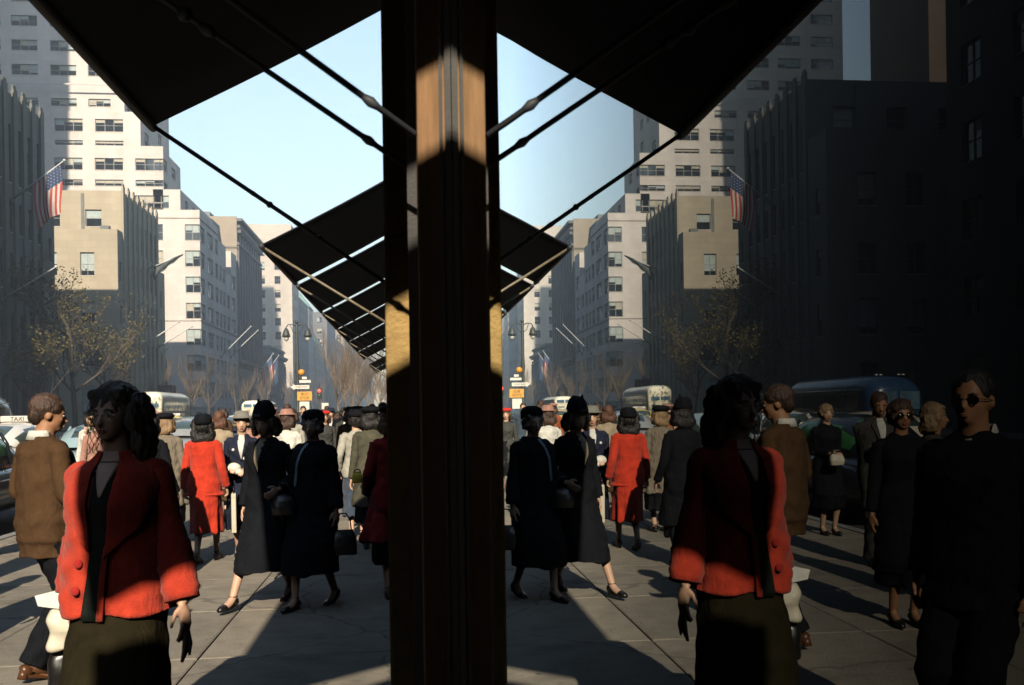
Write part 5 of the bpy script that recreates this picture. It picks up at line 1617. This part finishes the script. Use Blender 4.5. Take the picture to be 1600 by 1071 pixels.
# front woman's hand bags (between her and the brown-suited man)
t = handbag('large cream leather bag with dark strap hanging at the edge of the coral-red coat', (-1.405, 4.12, .84), (.17, .05, .20), M_BAGW, .35, .02, soft=.006)
g = MB(); g.add([(-.13, -.02, -.03), (.07, -.03, -.06), (.09, -.02, .0), (-.03, .0, .045), (-.15, -.01, .02)], [(0, 1, 2, 3, 4)]); 
g.v += [(a, b_ + .012, c) for a, b_, c in g.v]; g.f += [(9, 8, 7, 6, 5)] + [(i, (i + 1) % 5, 5 + (i + 1) % 5, 5 + i) for i in range(5)]; g.m += [0] * 6
tg = g.build('folded_newspaper', mat('newsprint', (.70, .68, .62), .8, .1, 20)); tg.location = (-1.415, 4.09, .85); tg.scale = (.75, .8, .8)
tag(tg, 'folded white paper tucked on top of the cream bag', 'paper')
handbag('black handbag with thin strap hanging below the cream bag', (-1.41, 4.16, .65), (.19, .05, .19), M_SHOE, .3, .16)
# cigarette-like dark glove in her left hand
wl = wrist_world(fr1, 'la'); 
g = MB(); g.tube([(0, 0, .02), (.004, -.004, -.03), (.0, -.01, -.08), (-.012, -.012, -.12)], [.010, .014, .012, .006], 8); g.tube([(.01, 0, .0), (.018, -.004, -.05), (.016, -.008, -.095)], [.008, .010, .005], 8)
gl = g.build('glove', mat('black_kid_leather', (.012, .01, .01), .5)); gl.location = wl + Vector((.015, -.03, -.10))
tag(gl, 'slim black glove dangling from the hand of the woman in the coral-red coat', 'glove')
handbag('black handbag of the striding woman in black', (-1.03, 7.93, .92), (.20, .06, .16), M_SHOE, .1, .1)
handbag('dark bag with a glint held by the stout older woman', (-.56, 7.95, .62), (.22, .06, .20), M_SHOE, .1, .14)
t = handbag('yellow glove and brown bag beside the red coat at the pier', (-.52, 9.4, 1.0), (.10, .04, .10), M_YEL, .1, .03)
handbag('tall brown shopping bag beside the pale grey jacket', (-.50, 11.6, .95), (.22, .07, .45), mat('brown_shopping_bag', (.09, .05, .03), .7), .2)

# ---- the middle distance crowd (sunlit faces behind the first rows)
person('woman with dark glasses and rust scarf facing us behind the coral-red coat', -3.30, 12.9, -6, 1.62, 'w',
    pose=dict(la=(.03, -.22, 1.26), ra=(-.06, -.20, 1.22), curl=.7, lpalm=(0, 1, 0), rpalm=(0, 1, 0)),
    top=dict(m=C_BEIGE, hem=.5, flare=1.2, shirt=C_RUST, name='coat'), bottom=dict(k='skirt', m=C_BROWN, hem=.32), hair=('bob', H_BROWN), hat=('pill', C_PINK), glasses='dark', seed=41)
person('brown-haired figure beyond the scarlet suit, back of the head lit', -2.78, 14.4, 180, 1.62, 'w',
    top=dict(m=C_BEIGE, hem=.5, flare=1.15, name='coat'), bottom=dict(k='skirt', m=C_BROWN, hem=.32), hair=('bob', H_AUB), seed=43)
person('woman in pale pink and white dress beyond the hatted woman in navy', -2.72, 16.6, 170, 1.58, 'w',
    top=dict(m=C_PINK, hem=.82, name='jacket', collar=C_WHITE), bottom=dict(k='skirt', m=C_WHITE, hem=.35), hair=('bob', H_GREY), hat=('pill', C_WHITE), seed=45)
person('woman with bright red cap in the crowd near the older woman', -1.62, 18.5, 10, 1.60, 'w',
    top=dict(m=C_DGREY, hem=.5, name='coat'), bottom=dict(k='skirt', m=C_BLACK, hem=.32), hair=('bob', H_BROWN), hat=('beret', C_CAP), seed=47, skin=M_SKIN)
person('small sunlit face left of the coral coat wearer, hand raised', -4.95, 15.6, -10, 1.66, 'w',
    pose=dict(la=(.05, -.2, 1.3), curl=.6), top=dict(m=C_WHITE, hem=.8, name='blouse'), bottom=dict(k='skirt', m=C_BLACK, hem=.32), hair=('bob', H_BLACK), hat=('beret', C_BLACK), seed=49)
person('second sunlit face left of the coral coat, in pale clothes', -4.55, 14.6, 25, 1.60, 'w',
    top=dict(m=C_PINK, hem=.8, name='jacket'), bottom=dict(k='skirt', m=C_GREY, hem=.32), hair=('curly', H_BLOND), seed=51)
# dark-coated woman behind the first (clear in the reflection)
person('woman in black coat and black hat close behind the coral-red coat', -2.46, 9.3, 172, 1.64, 'w',
    pose=dict(la=(.16, -.18, 1.0), ra=(-.24, -.1, .86)),
    top=dict(m=C_BLACK, hem=.42, flare=1.25, ease=.03, name='coat'), bottom=dict(k='skirt', m=C_BLACK, hem=.30), hair=('bob', H_BLACK), hat=('tall', C_BLACK), seed=53)
# ---- those only the reflection shows (left of the frame)
person('man in dark suit and white collar at the far right of the reflection', -2.10, 3.75, 60, 1.74, 'm',
    top=dict(m=C_BLACK, hem=.72, pad=1.1, collar=C_WHITE, name='jacket'), bottom=dict(k='trousers', m=C_BLACK), hair=('man', H_BLACK), skin=M_SKIN2, glasses='dark', head=(-10, 0), seed=55, shoes=M_SHOE)
person('woman in dark glasses and black coat near the right of the reflection', -3.30, 6.6, 8, 1.63, 'w',
    top=dict(m=C_BLACK, hem=.4, flare=1.2, name='coat'), bottom=dict(k='skirt', m=C_BLACK, hem=.3), hair=('curly', H_BROWN), glasses='dark', skin=M_SKIN2, seed=57)
person('woman in profile beside the dark-glassed woman in the reflection', -3.95, 7.3, -60, 1.60, 'w',
    top=dict(m=C_DGREY, hem=.4, flare=1.2, name='coat'), bottom=dict(k='skirt', m=C_BLACK, hem=.3), hair=('bob', H_BLOND), skin=M_SKIN2, seed=59)
m4 = person('woman in black holding a small pale bag before her in the reflection', -4.85, 11.3, 2, 1.60, 'w',
    pose=dict(la=(.05, -.26, 1.03), ra=(-.06, -.26, 1.03), curl=.6, lf=(.07, 0, 0), rf=(-.07, -.05, 0)),
    top=dict(m=C_BLACK, hem=.5, flare=1.1, name='coat'), bottom=dict(k='skirt', m=C_BLACK, hem=.34), hair=('curly', H_BLOND), skin=M_SKIN, seed=61)
handbag('small pale handbag held in both hands by the woman in black', (-4.83, 10.98, 1.0), (.18, .06, .14), M_BAGW, .0, .05)
person('man in dark suit with white shirt reading something in the reflection', -4.35, 9.0, 12, 1.72, 'm',
    pose=dict(la=(.06, -.28, 1.12), ra=(-.08, -.28, 1.12), curl=.6), top=dict(m=C_DGREY, hem=.72, shirt=C_WHITE, name='jacket'), bottom=dict(k='trousers', m=C_DGREY), hair=('man', H_BROWN), skin=M_SKIN2, head=(0, 18), seed=63)

# ---- the crowd further up the sidewalk: a few figures built once and copied with clothes of their own
base = []
kinds = [('w', 180, ('bob', H_BROWN), ('beret', C_BLACK), C_NAVY, C_BLACK), ('w', 0, ('curly', H_BROWN), ('brim', C_DGREY), C_GREY, C_DGREY), ('m', 180, ('man', H_BROWN), None, C_DGREY, C_DGREY),
         ('m', 0, ('man', H_BROWN), None, C_BROWN, C_DGREY), ('w', 180, ('bob', H_BROWN), None, C_BEIGE, C_BROWN), ('w', 0, ('bob', H_BLACK), ('toque', C_BLACK), C_SLATE, C_BLACK)]
def proto(i, lab, x, y):
    sx, f, ha, ht, tm, bm3 = kinds[i]
    return person(lab, x, y, f, 1.66 if sx == 'w' else 1.75, sx, pose=dict(lf=(.07, .12, .02, 15), rf=(-.07, -.16, 0)),
        top=dict(m=tm, hem=.45 if sx == 'w' else .7, flare=1.15, shirt=C_WHITE if f == 0 else None, name='coat'),
        bottom=dict(k='skirt' if sx == 'w' else 'trousers', m=bm3, hem=.32), hair=ha, hat=ht, seed=70 + i, voxel=.014, q=1 if f == 0 else 0)
spots = []
rr = random.Random(5)
slot = [(-1.0, 16.2, 0), (-2.1, 17.4, 4), (-.5, 17.6, 2), (-1.35, 20.3, 5), (-2.6, 20.8, 2), (-.85, 21.8, 3), (-3.3, 23.6, 0), (-1.9, 23.4, 1), (-.35, 24.4, 4), (-1.15, 26.2, 2), (-2.9, 26.6, 3),
        (-2.2, 29.5, 0), (-.6, 29.0, 5), (-3.8, 29.2, 4), (-1.5, 32.2, 1), (-2.9, 34.0, 2), (-.8, 35.5, 0), (-4.4, 34.6, 3), (-1.9, 39.0, 4), (-3.4, 41.0, 5), (-.9, 42.5, 2), (-2.5, 46.0, 0), (-1.4, 49.5, 3), (-4.2, 47.0, 1), (-4.9, 26.0, 4),
        (-3.0, 52.0, 5), (-.7, 55.0, 4), (-2.0, 58.0, 2)]
tops_ = [C_NAVY, C_GREY, C_BLACK, C_BROWN, C_BEIGE, C_SLATE, C_DGREY, C_DGREEN, C_LGREY, C_RUST, C_BLACK, C_NAVY]
hats_ = [C_BLACK, C_DGREY, C_PINK, C_WHITE, C_BLACK, C_NAVY, C_BROWN, C_RUST]
cname = {C_NAVY: 'navy', C_GREY: 'grey', C_BLACK: 'black', C_BROWN: 'brown', C_BEIGE: 'beige', C_SLATE: 'slate blue', C_DGREY: 'charcoal', C_DGREEN: 'olive', C_LGREY: 'pale grey', C_RUST: 'rust', C_WHITE: 'white', C_PINK: 'pinkish'}
protos = {}
for k, (x, y, i) in enumerate(slot):
    tm = tops_[(k * 5 + 3) % len(tops_)]; hm_ = hats_[(k * 3) % len(hats_)]
    who = 'man' if kinds[i][0] == 'm' else 'woman'
    way = 'walking away' if kinds[i][1] == 180 else 'facing us'
    near = 'in the near crowd' if y < 22 else ('in mid crowd' if y < 33 else 'far up')
    near += ' by the shops' if x > -1.5 else (' near the kerb' if x < -2.75 else '')
    lab = '%s in %s coat%s %s %s' % (who, cname[tm], (' and %s hat' % cname[hm_]) if kinds[i][3] else '', way, near)
    if i not in protos:
        protos[i] = proto(i, lab, x, y)['root']; c = protos[i]
    else:
        c = copy_tree(protos[i]); c.location = (x, y, 0)
        c.rotation_euler = (0, 0, R(kinds[i][1]) + rr.uniform(-.25, .25)); s_ = protos[i].scale[0] * rr.uniform(.95, 1.03); c.scale = (s_, s_, s_)
    c['label'] = lab; c['group'] = 'people crowding the sidewalk ahead'
    for ch in c.children:
        nm = ch.name.split('.')[0]
        m_ = tm if nm in ('coat', 'lapel', 'sleeve') else (hm_ if nm == 'hat' else None)
        if m_ and ch.material_slots:
            ch.material_slots[0].link = 'OBJECT'; ch.material_slots[0].material = m_
# ------------------------------------------------------------------ city haze
hz = bpy.data.materials.new('city_haze'); hz.use_nodes = True
nt = hz.node_tree
for n_ in list(nt.nodes):
    if n_.type == 'BSDF_PRINCIPLED': nt.nodes.remove(n_)
pv = nt.nodes.new('ShaderNodeVolumePrincipled')
pv.inputs['Color'].default_value = (.70, .84, 1.0, 1)
pv.inputs['Density'].default_value = 0.0013
pv.inputs['Anisotropy'].default_value = 0.1
nt.links.new(pv.outputs[0], nt.nodes['Material Output'].inputs['Volume'])
MB().box(-440, 440, -440, 1520, -2.4, 153).build('haze', hz, kind='stuff')
